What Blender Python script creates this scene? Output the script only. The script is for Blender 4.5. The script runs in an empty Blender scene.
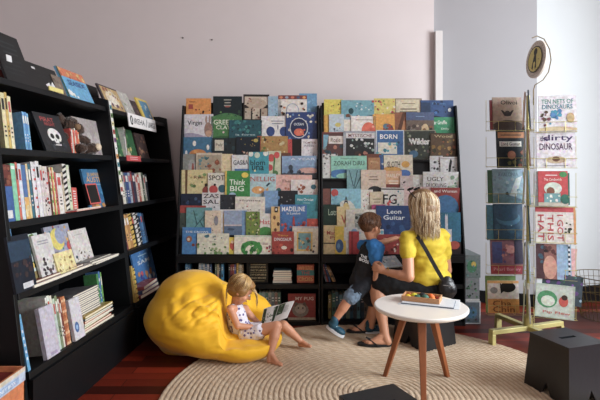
import bpy, bmesh, math, random
from mathutils import Vector, Matrix, noise
R = math.radians
sc = bpy.context.scene
COL = sc.collection

# ---------------------------------------------------------------- camera, sky, daylight, exposure
cam = bpy.data.objects.new('camera', bpy.data.cameras.new('camera'))
COL.objects.link(cam); sc.camera = cam
cam.location = (0, 0, 1.14); cam.rotation_euler = (R(90), 0, 0)
cam.data.lens = 28.8; cam.data.sensor_width = 36; cam.data.shift_y = -28 / 600
cam.data.clip_start = 0.05
world = bpy.data.worlds.new('world'); sc.world = world; world.use_nodes = True
wb = world.node_tree.nodes['Background']
wb.inputs[0].default_value = (1.0, 0.90, 0.83, 1); wb.inputs[1].default_value = 0.9

def area(name, loc, target, sx, sy, power, color):
    l = bpy.data.lights.new(name, 'AREA'); l.shape = 'RECTANGLE'; l.size = sx; l.size_y = sy
    l.energy = power; l.color = color
    o = bpy.data.objects.new(name, l); COL.objects.link(o); o.location = loc
    o.rotation_euler = (Vector(target) - Vector(loc)).to_track_quat('-Z', 'Y').to_euler()
    return o
area('window_daylight', (3.75, 1.5, 1.75), (0.0, 2.6, 0.6), 2.4, 1.7, 270, (0.90, 0.96, 1.0))
sc.view_settings.view_transform = 'Standard'; sc.view_settings.look = 'None'
sc.view_settings.gamma = 1; sc.view_settings.use_curve_mapping = False
sc.view_settings.exposure = 0.16

# ---------------------------------------------------------------- helpers
def lin(h):
    if len(h) == 3: h = ''.join(c * 2 for c in h)
    v = [int(h[i:i + 2], 16) / 255 for i in (0, 2, 4)]
    return tuple((c / 12.92 if c <= .04045 else ((c + .055) / 1.055) ** 2.4) for c in v) + (1.0,)

MATS = {}
def mat(name, col, rough=.6, scale=40, var=.12, bump=.1, metal=0, spec=.5, stretch=None, sheen=0, detail=3):
    if name in MATS: return MATS[name]
    m = bpy.data.materials.new(name); m.use_nodes = True; n = m.node_tree.nodes; l = m.node_tree.links
    b = n['Principled BSDF']; b.inputs['Roughness'].default_value = rough; b.inputs['Metallic'].default_value = metal
    b.inputs['Specular IOR Level'].default_value = spec
    if sheen: b.inputs['Sheen Weight'].default_value = sheen
    tc = n.new('ShaderNodeTexCoord'); mp = n.new('ShaderNodeMapping'); nz = n.new('ShaderNodeTexNoise')
    if stretch: mp.inputs['Scale'].default_value = stretch
    nz.inputs['Scale'].default_value = scale; nz.inputs['Detail'].default_value = detail
    l.new(tc.outputs['Object'], mp.inputs[0]); l.new(mp.outputs[0], nz.inputs['Vector'])
    mx = n.new('ShaderNodeMix'); mx.data_type = 'RGBA'
    c = lin(col)
    mx.inputs[6].default_value = tuple(x * (1 - var) for x in c[:3]) + (1,)
    mx.inputs[7].default_value = tuple(min(1, x * (1 + var)) for x in c[:3]) + (1,)
    l.new(nz.outputs[0], mx.inputs[0]); l.new(mx.outputs[2], b.inputs['Base Color'])
    if bump:
        bp = n.new('ShaderNodeBump'); bp.inputs['Strength'].default_value = bump; bp.inputs['Distance'].default_value = .01
        l.new(nz.outputs[0], bp.inputs['Height']); l.new(bp.outputs[0], b.inputs['Normal'])
    MATS[name] = m
    return m

def print_mat(name, rough, spec=.4, var=.16, blot=0):
    m = bpy.data.materials.new(name); m.use_nodes = True; n = m.node_tree.nodes; l = m.node_tree.links
    b = n['Principled BSDF']; b.inputs['Roughness'].default_value = rough
    b.inputs['Specular IOR Level'].default_value = spec
    a = n.new('ShaderNodeAttribute'); a.attribute_name = 'Col'
    tc = n.new('ShaderNodeTexCoord'); nz = n.new('ShaderNodeTexNoise'); nz.inputs['Scale'].default_value = 55
    nz.inputs['Detail'].default_value = 2
    l.new(tc.outputs['Object'], nz.inputs['Vector'])
    hs = n.new('ShaderNodeMapRange'); hs.inputs[1].default_value = .3; hs.inputs[2].default_value = .7
    hs.inputs[3].default_value = 1 - var * 1.6; hs.inputs[4].default_value = 1 + var * .3
    l.new(nz.outputs[0], hs.inputs[0])
    vm = n.new('ShaderNodeVectorMath'); vm.operation = 'SCALE'
    sa = n.new('ShaderNodeHueSaturation'); sa.inputs['Saturation'].default_value = .86; sa.inputs['Value'].default_value = .95
    l.new(a.outputs['Color'], sa.inputs['Color']); l.new(sa.outputs[0], vm.inputs[0]); l.new(hs.outputs[0], vm.inputs['Scale'])
    vo = n.new('ShaderNodeTexVoronoi'); vo.inputs['Scale'].default_value = 75; l.new(tc.outputs['Object'], vo.inputs['Vector'])
    sp = n.new('ShaderNodeSeparateColor'); l.new(vo.outputs['Color'], sp.inputs[0])
    gt = n.new('ShaderNodeMath'); gt.operation = 'GREATER_THAN'; gt.inputs[1].default_value = .66; l.new(sp.outputs[0], gt.inputs[0])
    ml = n.new('ShaderNodeMath'); ml.operation = 'MULTIPLY'; ml.inputs[1].default_value = blot; l.new(gt.outputs[0], ml.inputs[0])
    mx = n.new('ShaderNodeMix'); mx.data_type = 'RGBA'; l.new(ml.outputs[0], mx.inputs[0]); l.new(vm.outputs[0], mx.inputs[6])
    mu = n.new('ShaderNodeVectorMath'); mu.operation = 'MULTIPLY'; m2 = n.new('ShaderNodeVectorMath'); m2.operation = 'MULTIPLY_ADD'
    m2.inputs[1].default_value = (1.1, 1.1, 1.1); m2.inputs[2].default_value = (.15, .15, .15); l.new(vo.outputs['Color'], m2.inputs[0])
    l.new(vm.outputs[0], mu.inputs[0]); l.new(m2.outputs[0], mu.inputs[1]); l.new(mu.outputs[0], mx.inputs[7])
    l.new(mx.outputs[2], b.inputs['Base Color'])
    return m
PRINT = print_mat('printed_cover', .42, blot=.2)
FLATP = print_mat('printed_flat', .5, .3, .05)
PAPER = mat('paper', 'd9d0bd', .8, 300, .08, .15, stretch=(1, 8, .3))
BLACK = mat('black_paint', '0a0c0f', .5, 25, .2, .05, spec=.3)
BLACK2 = mat('black_stain', '090a0d', .55, 18, .25, .08, spec=.3)

def tag(o, label=None, cat=None, group=None, kind=None):
    if label: o['label'] = label
    if cat: o['category'] = cat
    if group: o['group'] = group
    if kind: o['kind'] = kind
    return o

def link(name, me, m=None, parent=None, matrix=None, smooth=False):
    o = bpy.data.objects.new(name, me); COL.objects.link(o)
    if m is not None:
        me.materials.clear(); me.materials.append(m)
    if smooth:
        for p in me.polygons: p.use_smooth = True
    if parent is not None: o.parent = parent
    if matrix is not None: o.matrix_basis = matrix
    return o

def empty(name, loc=(0, 0, 0), rz=0, matrix=None):
    o = bpy.data.objects.new(name, None); COL.objects.link(o); o.empty_display_size = .1
    o.location = loc; o.rotation_euler = (0, 0, rz)
    if matrix is not None: o.matrix_basis = matrix
    return o

class MB:
    """collects shapes (with a colour each) for one mesh"""
    def __init__(s): s.v = []; s.f = []; s.c = []
    def add(s, vs, fs, col='fff', M=None):
        k = len(s.v)
        for p in vs: s.v.append(tuple(M @ Vector(p)) if M is not None else tuple(p))
        c = lin(col) if isinstance(col, str) else col
        for f in fs: s.f.append([i + k for i in f]); s.c.append(c)
        return s
    def box(s, a, b, col='fff', M=None):
        x0, y0, z0 = a; x1, y1, z1 = b
        vs = [(x0, y0, z0), (x1, y0, z0), (x1, y1, z0), (x0, y1, z0), (x0, y0, z1), (x1, y0, z1), (x1, y1, z1), (x0, y1, z1)]
        return s.add(vs, [(3, 2, 1, 0), (4, 5, 6, 7), (0, 1, 5, 4), (1, 2, 6, 5), (2, 3, 7, 6), (3, 0, 4, 7)], col, M)
    def prism(s, poly, axis, a, b, col='fff', M=None):
        """extrude a 2D polygon along axis ('x','y','z') from a to b"""
        def P(u, v, w): return {'x': (w, u, v), 'y': (u, w, v), 'z': (u, v, w)}[axis]
        n = len(poly)
        vs = [P(u, v, a) for u, v in poly] + [P(u, v, b) for u, v in poly]
        fs = [tuple(range(n))[::-1], tuple(range(n, 2 * n))] + [(i, (i + 1) % n, n + (i + 1) % n, n + i) for i in range(n)]
        return s.add(vs, fs, col, M)
    def tube(s, pts, r, n=8, col='fff', closed=False, M=None):
        pts = [Vector(p) for p in pts]; rs = r if isinstance(r, (list, tuple)) else [r] * len(pts)
        vs = []; fs = []; m = len(pts); up = None
        for i, p in enumerate(pts):
            t = (pts[(i + 1) % m] - pts[i - 1]) if closed or 0 < i < m - 1 else (pts[1] - pts[0] if i == 0 else pts[-1] - pts[-2])
            t = t.normalized() if t.length > 1e-9 else Vector((0, 0, 1))
            if up is None: up = t.orthogonal().normalized()
            else:
                up = up - t * up.dot(t); up = up.normalized() if up.length > 1e-6 else t.orthogonal().normalized()
            w = t.cross(up)
            for k in range(n):
                a = 2 * math.pi * k / n
                vs.append(p + (up * math.cos(a) + w * math.sin(a)) * rs[i])
        for i in range(m if closed else m - 1):
            j = (i + 1) % m
            for k in range(n): fs.append((i * n + k, i * n + (k + 1) % n, j * n + (k + 1) % n, j * n + k))
        if not closed: fs += [tuple(range(n))[::-1], tuple((m - 1) * n + k for k in range(n))]
        return s.add(vs, fs, col, M)
    def lathe(s, prof, n=48, col='fff', M=None):
        vs = []; fs = []; m = len(prof)
        for r, z in prof:
            for k in range(n):
                a = 2 * math.pi * k / n; vs.append((r * math.cos(a), r * math.sin(a), z))
        for i in range(m - 1):
            for k in range(n): fs.append((i * n + k, i * n + (k + 1) % n, (i + 1) * n + (k + 1) % n, (i + 1) * n + k))
        fs += [tuple(range(n))[::-1], tuple((m - 1) * n + k for k in range(n))]
        return s.add(vs, fs, col, M)
    def ball(s, c, r, col='fff', M=None, n=16, rot=None):
        """ellipsoid"""
        r = (r, r, r) if not isinstance(r, (list, tuple)) else r
        c = Vector(c); vs = []; fs = []; m = n // 2 + 1
        for i in range(1, m):
            th = math.pi * i / m
            for k in range(n):
                a = 2 * math.pi * k / n
                p = Vector((r[0] * math.sin(th) * math.cos(a), r[1] * math.sin(th) * math.sin(a), r[2] * math.cos(th)))
                vs.append(c + (rot @ p if rot is not None else p))
        top = len(vs); q = Vector((0, 0, r[2])); q = rot @ q if rot is not None else q
        vs += [c + q, c - q]
        for i in range(m - 2):
            for k in range(n): fs.append((i * n + k, (i + 1) * n + k, (i + 1) * n + (k + 1) % n, i * n + (k + 1) % n))
        for k in range(n):
            fs.append((top, k, (k + 1) % n)); fs.append((top + 1, (m - 2) * n + (k + 1) % n, (m - 2) * n + k))
        return s.add(vs, fs, col, M)
    def cap(s, p0, r0, p1, r1, col='fff', n=14):
        """tapered capsule"""
        p0 = Vector(p0); p1 = Vector(p1); d = p1 - p0; L = d.length
        if L < 1e-6: return s.ball(p0, max(r0, r1), col, n=n)
        q = Vector((0, 0, 1)).rotation_difference(d.normalized()).to_matrix()
        prof = []
        for i in range(5):
            a = math.pi / 2 * (1 - i / 5); prof.append((r0 * math.cos(a), -r0 * math.sin(a)))
        prof[0] = (r0 * .12, -r0 * .99)
        for i in range(5):
            a = math.pi / 2 * i / 4; prof.append((max(r1 * math.cos(a), r1 * .12), L + r1 * math.sin(a)))
        return s.lathe(prof, n, col, Matrix.Translation(p0) @ q.to_4x4())
    def chain(s, pts, col='fff'):
        for a, b in zip(pts, pts[1:]): s.cap(a[0], a[1], b[0], b[1], col)
        return s
    def mesh(s, name='m', color=True):
        me = bpy.data.meshes.new(name); me.from_pydata(s.v, [], s.f); me.update()
        if color:
            at = me.color_attributes.new('Col', 'FLOAT_COLOR', 'CORNER'); buf = []
            for p, c in zip(me.polygons, s.c): buf += list(c) * p.loop_total
            at.data.foreach_set('color', buf)
        return me
    def build(s, name, m, parent=None, matrix=None, smooth=False, bevel=0, color=True):
        o = link(name, s.mesh(name, color), m, parent, matrix, smooth)
        if bevel:
            b = o.modifiers.new('bevel', 'BEVEL'); b.width = bevel; b.segments = 2; b.limit_method = 'ANGLE'; b.angle_limit = R(40)
        return o

def remeshed(mb, voxel, smooth=4, factor=.5, disp=None, flat=None):
    """union of the collected blobs as one smooth skin"""
    me = mb.mesh('tmp', False); o = bpy.data.objects.new('tmp', me); COL.objects.link(o)
    r = o.modifiers.new('r', 'REMESH'); r.mode = 'VOXEL'; r.voxel_size = voxel
    if smooth:
        s = o.modifiers.new('s', 'SMOOTH'); s.iterations = smooth; s.factor = factor
    dg = bpy.context.evaluated_depsgraph_get(); dg.update()
    out = bpy.data.meshes.new_from_object(o.evaluated_get(dg)); bpy.data.objects.remove(o)
    if disp:
        ns = [v.normal.copy() for v in out.vertices]
        for v, nn in zip(out.vertices, ns): v.co = v.co + nn * disp(v.co, nn)
    if flat is not None:
        for v in out.vertices:
            if v.co.z < flat: v.co.z = flat + (v.co.z - flat) * .02
    out.update()
    for p in out.polygons: p.use_smooth = True
    return out

_TX = {}
def text_shape(t):
    """triangles of a word in a 1x1 box"""
    if t in _TX: return _TX[t]
    c = bpy.data.curves.new('t', 'FONT'); c.body = t; c.resolution_u = 2; c.offset = .012
    o = bpy.data.objects.new('t', c); COL.objects.link(o)
    dg = bpy.context.evaluated_depsgraph_get(); dg.update()
    me = bpy.data.meshes.new_from_object(o.evaluated_get(dg)); bpy.data.objects.remove(o)
    vs = [v.co.copy() for v in me.vertices]; fs = [tuple(p.vertices) for p in me.polygons]
    x0 = min(v.x for v in vs); x1 = max(v.x for v in vs); y0 = min(v.y for v in vs); y1 = max(v.y for v in vs)
    _TX[t] = ([((v.x - x0) / max(1e-6, x1 - x0) - .5, (v.y - y0) / max(1e-6, y1 - y0) - .5) for v in vs], fs)
    return _TX[t]

def art(mb, spec, P, rnd=random, asp=1.0):
    """draws printed shapes; P(u, v, layer) gives a point of the sheet; asp = width / height"""
    k = 1
    for tok in [x for x in spec.split(';') if x.strip()]:
        a = tok.strip().split(','); op = a[0]; k += 1
        def F(i): return float(a[i])
        if op == 'r':
            mb.add([P(F(1), F(2), k), P(F(3), F(2), k), P(F(3), F(4), k), P(F(1), F(4), k)], [(0, 1, 2, 3)], a[5])
        elif op == 'c':
            n = 16
            mb.add([P(F(1) + F(3) * math.cos(2 * math.pi * i / n), F(2) + F(4) * math.sin(2 * math.pi * i / n), k) for i in range(n)], [tuple(range(n))], a[5])
        elif op == 'p':
            q = [float(x) for x in a[2:]]
            mb.add([P(q[i], q[i + 1], k) for i in range(0, len(q), 2)], [tuple(range(len(q) // 2))], a[1])
        elif op == 'f':
            w = F(2); h = w * asp
            for r in ((0, 0, 1, h), (0, 1 - h, 1, 1), (0, h, w, 1 - h), (1 - w, h, 1, 1 - h)):
                mb.add([P(r[0], r[1], k), P(r[2], r[1], k), P(r[2], r[3], k), P(r[0], r[3], k)], [(0, 1, 2, 3)], a[1])
        elif op == 'h':      # hill: v, col, peak position
            v = F(1); pk = F(3) if len(a) > 3 else .5; n = 12
            top = [(i / n, v * (.55 + .45 * math.cos((i / n - pk) * 3.0))) for i in range(n + 1)]
            mb.add([P(0, 0, k)] + [P(1, 0, k)] + [P(u, max(.02, w), k) for u, w in reversed(top)], [tuple(range(n + 3))], a[2])
        elif op == 's':      # n, colours a/b/c, u0, v0, u1, v1, size
            cols = a[2].split('/')
            for j in range(int(a[1])):
                cu = F(3) + (F(5) - F(3)) * rnd.random(); cv = F(4) + (F(6) - F(4)) * rnd.random()
                sz = F(7) * (.5 + rnd.random()); n = 6; ph = rnd.random() * 6
                mb.add([P(min(1, max(0, cu + sz * math.cos(ph + 6.283 * i / n) * (.6 + .4 * rnd.random()))),
                          min(1, max(0, cv + sz * asp * math.sin(ph + 6.283 * i / n) * (.6 + .4 * rnd.random()))), k + j % 3) for i in range(n)],
                       [tuple(range(n))], rnd.choice(cols))
            k += 3
        elif op == 'l':      # short printed lines nobody can read: u, v, w, n, colour, v step
            st = F(6) if len(a) > 6 else .06
            for j in range(int(a[4])):
                ww = F(3) * (.7 + .3 * rnd.random()); vv = F(2) - j * st
                mb.add([P(F(1) - ww / 2, vv - st * .2, k), P(F(1) + ww / 2, vv - st * .2, k), P(F(1) + ww / 2, vv + st * .2, k), P(F(1) - ww / 2, vv + st * .2, k)], [(0, 1, 2, 3)], a[5])
        elif op in 'tv':     # t: u, v, w, h, colour, text (v: turned a quarter)
            vs, fs = text_shape(a[6])
            if op == 't': mb.add([P(F(1) + x * F(3), F(2) + y * F(4), k) for x, y in vs], fs, a[5])
            else: mb.add([P(F(1) + y * F(3), F(2) - x * F(4), k) for x, y in vs], fs, a[5])

def book(name, w, h, t, col, front='', spine='', M=None, spcol=None, seed=0, pages=True):
    """closed book: stands on z=0, centred on x, front cover at y=-t facing -y, spine at -x"""
    rnd = random.Random('%s %.3f %.3f %s %s' % (seed, w, h, col, front))
    mb = MB(); c = min(.0018, t * .22); x0, x1 = -w / 2, w / 2
    mb.box((x0, -t, 0), (x1, -t + c, h), col); mb.box((x0, -c, 0), (x1, 0, h), col)
    mb.box((x0 - .0004, -t, 0), (x0 + c, 0, h), spcol or col)
    e = .00022
    if front: art(mb, front, lambda u, v, k: (x0 + w * min(1, max(0, u)), -t - e * k, h * min(1, max(0, v))), rnd, w / h)
    if spine: art(mb, spine, lambda u, v, k: (x0 - .0004 - e * k, -t * u, h * v), rnd, t / h)
    o = mb.build(name, PRINT, matrix=M)
    if pages:
        g = .0025 if w > .08 else .0015
        pb = MB().box((x0 + c, -t + c, g), (x1 - g, -c, h - g))
        pb.build('page_block', PAPER, o)
    return o

def W(px, py, D):
    """world point at distance D that the photograph shows at (px, py)"""
    return Vector(((px - 300) * D / 480, D, 1.14 - (py - 172) * D / 480))

# ---------------------------------------------------------------- the room
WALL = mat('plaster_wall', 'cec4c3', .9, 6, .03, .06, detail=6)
WALL_SHADE = mat('shaded_plaster_wall', 'b0b0b4', .9, 6, .02, .05, detail=6)  # same plaster, with the shade of the turned-away face put into its colour
WALL_LIT = mat('daylit_plaster_wall', 'bfc3c5', .9, 6, .02, .05, detail=6)  # same plaster, with the cool window daylight tinted into its colour
TRIMW = mat('white_trim', 'c9c4c2', .6, 20, .03, .02)
def struct(name, mb, m): return tag(mb.build(name, m, color=False), kind='structure')
fm = bpy.data.materials.new('jarrah_floor'); fm.use_nodes = True
n = fm.node_tree.nodes; l = fm.node_tree.links; b = n['Principled BSDF']; b.inputs['Roughness'].default_value = .45; b.inputs['Specular IOR Level'].default_value = .3
tc = n.new('ShaderNodeTexCoord'); br = n.new('ShaderNodeTexBrick'); br.inputs['Scale'].default_value = 1
br.inputs['Brick Width'].default_value = 1.9; br.inputs['Row Height'].default_value = .085; br.inputs['Mortar Size'].default_value = .0022
br.inputs['Color1'].default_value = lin('963420'); br.inputs['Color2'].default_value = lin('350e06'); br.inputs['Mortar'].default_value = lin('0c0403')
mp = n.new('ShaderNodeMapping'); mp.inputs['Scale'].default_value = (2.5, 40, 1); nz = n.new('ShaderNodeTexNoise'); nz.inputs['Scale'].default_value = 3; nz.inputs['Detail'].default_value = 5
l.new(tc.outputs['Object'], br.inputs['Vector']); l.new(tc.outputs['Object'], mp.inputs[0]); l.new(mp.outputs[0], nz.inputs['Vector'])
mx = n.new('ShaderNodeMix'); mx.data_type = 'RGBA'; mx.blend_type = 'MULTIPLY'; mx.inputs[0].default_value = .5
l.new(br.outputs['Color'], mx.inputs[6]); l.new(nz.outputs[0], mx.inputs[7]); l.new(mx.outputs[2], b.inputs['Base Color'])
bp = n.new('ShaderNodeBump'); bp.inputs['Strength'].default_value = .25; bp.inputs['Distance'].default_value = .003; bp.invert = True
l.new(br.outputs['Fac'], bp.inputs['Height']); l.new(bp.outputs[0], b.inputs['Normal'])
struct('floor', MB().box((-3.4, -2.2, -.1), (4.6, 5.6, 0)), fm)
struct('ceiling', MB().box((-3.4, -2.2, 3.2), (4.6, 5.6, 3.3)), WALL)
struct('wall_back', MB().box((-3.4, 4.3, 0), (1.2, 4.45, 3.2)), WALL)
struct('wall_back_alcove', MB().prism([(1.2, 4.36), (2.01, 4.07), (2.01, 4.4), (1.2, 4.5)], 'z', 0, 3.2), WALL_SHADE)
struct('wall_back_corner', MB().prism([(2.01, 4.07), (4.6, 4.86), (4.6, 5.1), (2.01, 4.4)], 'z', 0, 3.2), WALL_LIT)
struct('wall_left', MB().box((-3.4, -2.2, 0), (-3.25, 4.3, 3.2)), WALL)
struct('wall_front_baffle', MB().box((-3.4, -2.2, 0), (3.4, -2.05, 1.25)).box((-3.4, -2.2, 2.9), (3.4, -2.05, 3.2)), WALL)  # out of view, added so ambient light from behind enters only high up
wr = MB(); X0, X1 = 3.4, 3.55
wr.box((X0, -2.2, 0), (X1, .1, 3.2)); wr.box((X0, 2.9, 0), (X1, 4.4, 3.2)); wr.box((X0, .1, 0), (X1, 2.9, .75)); wr.box((X0, .1, 2.7), (X1, 2.9, 3.2))
struct('wall_right', wr, WALL)
wf = MB()
for y in (.1, 1.02, 1.96, 2.86): wf.box((3.44, y, .75), (3.5, y + .04, 2.7))
for z in (.75, 2.66): wf.box((3.44, .1, z), (3.5, 2.9, z + .04))
struct('window_1', wf, TRIMW)
struct('trim_1', MB().box((1.2, 4.245, 0), (1.262, 4.31, 2.39)), TRIMW)
struct('baseboard_back', MB().box((-3.25, 4.278, 0), (1.19, 4.3, .09)), BLACK)
struct('baseboard_alcove', MB().prism([(1.27, 4.31), (2.01, 4.046), (2.01, 4.07), (1.27, 4.334)], 'z', 0, .1), BLACK)
struct('baseboard_corner', MB().prism([(2.01, 4.046), (4.5, 4.80), (4.5, 4.83), (2.01, 4.07)], 'z', 0, .14), BLACK)
for i, (px, py) in enumerate(((183, 38), (212, 40))):
    p = W(px, py, 4.3)
    tag(MB().lathe([(.004, 0), (.004, .004), (.007, .005), (.007, .008)], 10, M=Matrix.Translation(p) @ Matrix.Rotation(R(90), 4, 'X')).build('wall_screw', mat('screw_metal', '4a4544', .4, metal=.6), color=False),
        ['small screw head high on the wall, nearer the bookcases', 'small screw head high on the wall, nearer the display racks'][i], 'screw', 'screws high on the wall')

# ---------------------------------------------------------------- braided rug
def rug():
    cx, cy, Rr = .42, 2.45, 1.13; nr, na = 330, 760; pitch = .0272
    vs = [(0, 0, .012)]; fs = []
    for i in range(1, nr + 1):
        r = Rr * i / nr
        for k in range(na):
            a = 2 * math.pi * k / na
            rr = r + pitch * k / na                      # one turn of the spiral per pitch
            ph = rr / pitch; fr = ph - math.floor(ph)
            arc = math.sqrt(max(0, 1 - (2 * fr - 1) ** 2))
            br_ = .5 + .5 * math.sin(r * a / .0085 + (3.14 if fr > .5 else 0) + 2 * fr)
            z = .003 + .008 * arc * (.72 + .28 * br_)
            if i == nr: z = 0
            vs.append((r * math.cos(a), r * math.sin(a), z))
    for k in range(na): fs.append((0, 1 + k, 1 + (k + 1) % na))
    for i in range(nr - 1):
        o = 1 + i * na
        for k in range(na):
            fs.append((o + k, o + na + k, o + na + (k + 1) % na, o + (k + 1) % na))
    me = bpy.data.meshes.new('rug'); me.from_pydata(vs, [], fs); me.update()
    m = bpy.data.materials.new('jute_braid'); m.use_nodes = True; n = m.node_tree.nodes; l = m.node_tree.links
    b = n['Principled BSDF']; b.inputs['Roughness'].default_value = .75; b.inputs['Sheen Weight'].default_value = .25
    tc = n.new('ShaderNodeTexCoord')
    n1 = n.new('ShaderNodeTexNoise'); n1.inputs['Scale'].default_value = 22; n1.inputs['Detail'].default_value = 3
    n2 = n.new('ShaderNodeTexNoise'); n2.inputs['Scale'].default_value = 400
    sx = n.new('ShaderNodeSeparateXYZ'); l.new(tc.outputs['Object'], sx.inputs[0])
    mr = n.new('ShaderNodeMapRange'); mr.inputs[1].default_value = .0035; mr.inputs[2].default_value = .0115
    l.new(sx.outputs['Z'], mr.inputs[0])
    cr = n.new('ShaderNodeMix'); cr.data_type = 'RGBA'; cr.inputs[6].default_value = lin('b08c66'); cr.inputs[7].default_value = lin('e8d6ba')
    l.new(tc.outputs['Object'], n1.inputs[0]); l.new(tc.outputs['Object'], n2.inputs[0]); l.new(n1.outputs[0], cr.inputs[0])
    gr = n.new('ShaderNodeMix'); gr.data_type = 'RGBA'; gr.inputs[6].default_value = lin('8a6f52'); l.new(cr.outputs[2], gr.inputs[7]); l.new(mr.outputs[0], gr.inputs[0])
    l.new(gr.outputs[2], b.inputs['Base Color'])
    bp = n.new('ShaderNodeBump'); bp.inputs['Strength'].default_value = .8; bp.inputs['Distance'].default_value = .003
    l.new(n2.outputs[0], bp.inputs['Height']); l.new(bp.outputs[0], b.inputs['Normal'])
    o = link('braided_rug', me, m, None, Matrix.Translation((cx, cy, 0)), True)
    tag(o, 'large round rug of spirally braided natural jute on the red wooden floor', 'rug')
rug()

# ---------------------------------------------------------------- black bookcases with a leaning front
TH = math.atan(.073)
FR = Matrix.Translation((-1.27 + .073 * 2.05, 2.05, 0)) @ Matrix.Rotation(-TH, 4, 'Z')
LEAN = math.atan(.14)
ZS = [.281, .62, .925, 1.246, 1.564]
def G(z, s, back=0.0, face=True, up=0.0):
    """frame on a shelf: face=True for covers turned to the room, False for spines"""
    return FR @ Matrix.Translation((-.14 * z, s, z)) @ Matrix.Rotation(-LEAN, 4, 'Y') @ Matrix.Translation((-back, 0, up)) @ Matrix.Rotation(R(90 if face else 180), 4, 'Z')
def s_at(px, z, back=0.0):
    y = (1.27 + .14 * z + back) / ((300 - px) / 480 + .073)
    return (y - 2.05) / math.cos(TH)
def bookcase(s0, s1, label, boards):
    root = empty('bookcase', matrix=FR @ Matrix.Translation((0, s0, 0))); tag(root, label, 'bookcase', 'black slanted bookcases'); Lg = s1 - s0; t = .024
    H = 1.564
    for y in (0, Lg - t):
        MB().prism([(-.02, 0), (-.14 * H + .012, H + .045), (-.14 * H - .05, H + .06), (-.56, H + .06), (-.56, 0)], 'y', y, y + t).build('side_panel', BLACK, root, bevel=.002, color=False)
    MB().box((-.55, t, .05), (-.535, Lg - t, H + .05)).build('back_panel', BLACK2, root, color=False)
    MB().box((-.04, t, 0), (-.02, Lg - t, .25)).build('plinth', BLACK, root, color=False)
    for i, z in enumerate(ZS):
        dd = (-.14 * z + .54) / math.cos(LEAN) - .015
        if i == 0: dd = .5
        m = Matrix.Translation((-.14 * z, 0, z)) @ Matrix.Rotation(-LEAN, 4, 'Y')
        nm = 'top_board' if i == 4 else 'shelf'
        th = .03
        MB().box((-dd, t, -th), (0 if i else .0, Lg - t, 0)).build(nm, BLACK, root, m, bevel=.002, color=False)
    return root
bookcase(-.024, 1.075, 'black wooden bookcase with slanted front, the one nearer the camera with the plush toy', ZS)
bookcase(1.077, 2.16, 'black wooden bookcase with slanted front and a white sign on its top edge', ZS)
# sign on the far bookcase
sg = MB(); s0, s1 = s_at(127, 1.51, -.02), s_at(154.5, 1.51, -.02)
sg.box((0, -.006, 0), (s1 - s0, 0, .098), 'e6e2e0')
art(sg, 'c,.1,.5,.045,.36,0b0b0d;t,.1,.5,.02,.4,fff,I;t,.37,.5,.38,.42,55555a,IREHA;p,77777a,.58,.2,.6,.2,.66,.85,.64,.85;t,.82,.47,.28,.46,55555a,LARGS', lambda u, v, k: (u * (s1 - s0), -.0062 - .0002 * k, v * .098), random, 5)
tag(sg.build('shelf_sign', FLATP, matrix=FR @ Matrix.Translation((-.14 * 1.5 + .025, s0, 1.462)) @ Matrix.Rotation(-LEAN, 4, 'Y') @ Matrix.Rotation(R(90), 4, 'Z')),
    'white lettered sign with a black oval fixed to the top edge of the bookcase', 'sign')
# patterned paper strip down the upright between the two bookcases
st = MB().box((-.016, -.002, 0), (.016, 0, .62), 'd9d6cf')
rr = random.Random(5)
for i in range(11):
    st.box((-.014, -.003 - .0002 * (i % 2), .02 + i * .054), (.014, -.002, .02 + i * .054 + .03), ['a33b35', 'd8cf9c', '5a7a4a', '3e7f8a', 'c9862f', 'dddddd', '7a4a7a'][i % 7])
    st.box((-.008, -.004, .03 + i * .054), (.004, -.003, .04 + i * .054), '222')
tag(st.build('patterned_strip', FLATP, matrix=G(.99, 1.076, -.02)), 'narrow white strip with coloured squares on the upright between the bookcases', 'wall strip')

# ---------------------------------------------------------------- display racks with sloping tiers
TIER = [(3.76 - .03 * k, 1.14 - (122 + 19 * k - 172) / 480 * (3.76 - .03 * k)) for k in range(8)]
def rack(x0, x1, label):
    root = empty('display_rack', ((x0 + x1) / 2, 3.55, 0)); tag(root, label, 'bookshelf', 'black display racks'); w = (x1 - x0) / 2; t = .014
    def part(nm, mb, **k): return mb.build(nm, BLACK, root, color=False, **k)
    for x in (-w, w - t):
        part('side_panel', MB().prism([(0, 0), (0, .53), (.19, 1.63), (.2, 1.66), (.42, 1.66), (.42, 0)], 'x', x, x + t), bevel=.002)
    for k, (y, z) in enumerate(TIER):
        y -= 3.55
        part('ledge', MB().box((-w + t, y + .003, z - .01), (w - t, y + .045, z)).box((-w + t, y + .001, z - .01), (w - t, y + .003, z + .006)))
    part('back_board', MB().prism([(.04, .5), (.055, .5), (.278, 1.69), (.263, 1.69)], 'x', -w + t, w - t))
    part('rear_panel', MB().box((-w + t, .4, .02), (w - t, .42, 1.6)))
    part('front_board', MB().box((-w + t, -.004, .468), (w - t, .012, .517)))
    part('cabinet_top', MB().box((-w + t, .012, .49), (w - t, .4, .508)))
    for z in (.275, 0.0): part('shelf', MB().box((-w + t, .005, z), (w - t, .4, z + .032)))
    part('divider', MB().box((-.012, .02, .307), (.012, .4, .49)))
    return root
RA = rack(-.92, .15, 'black tiered display rack full of picture books behind the beanbag and reading girl')
RB = rack(.158, 1.225, 'black tiered display rack full of picture books behind the woman and boy')

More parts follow.
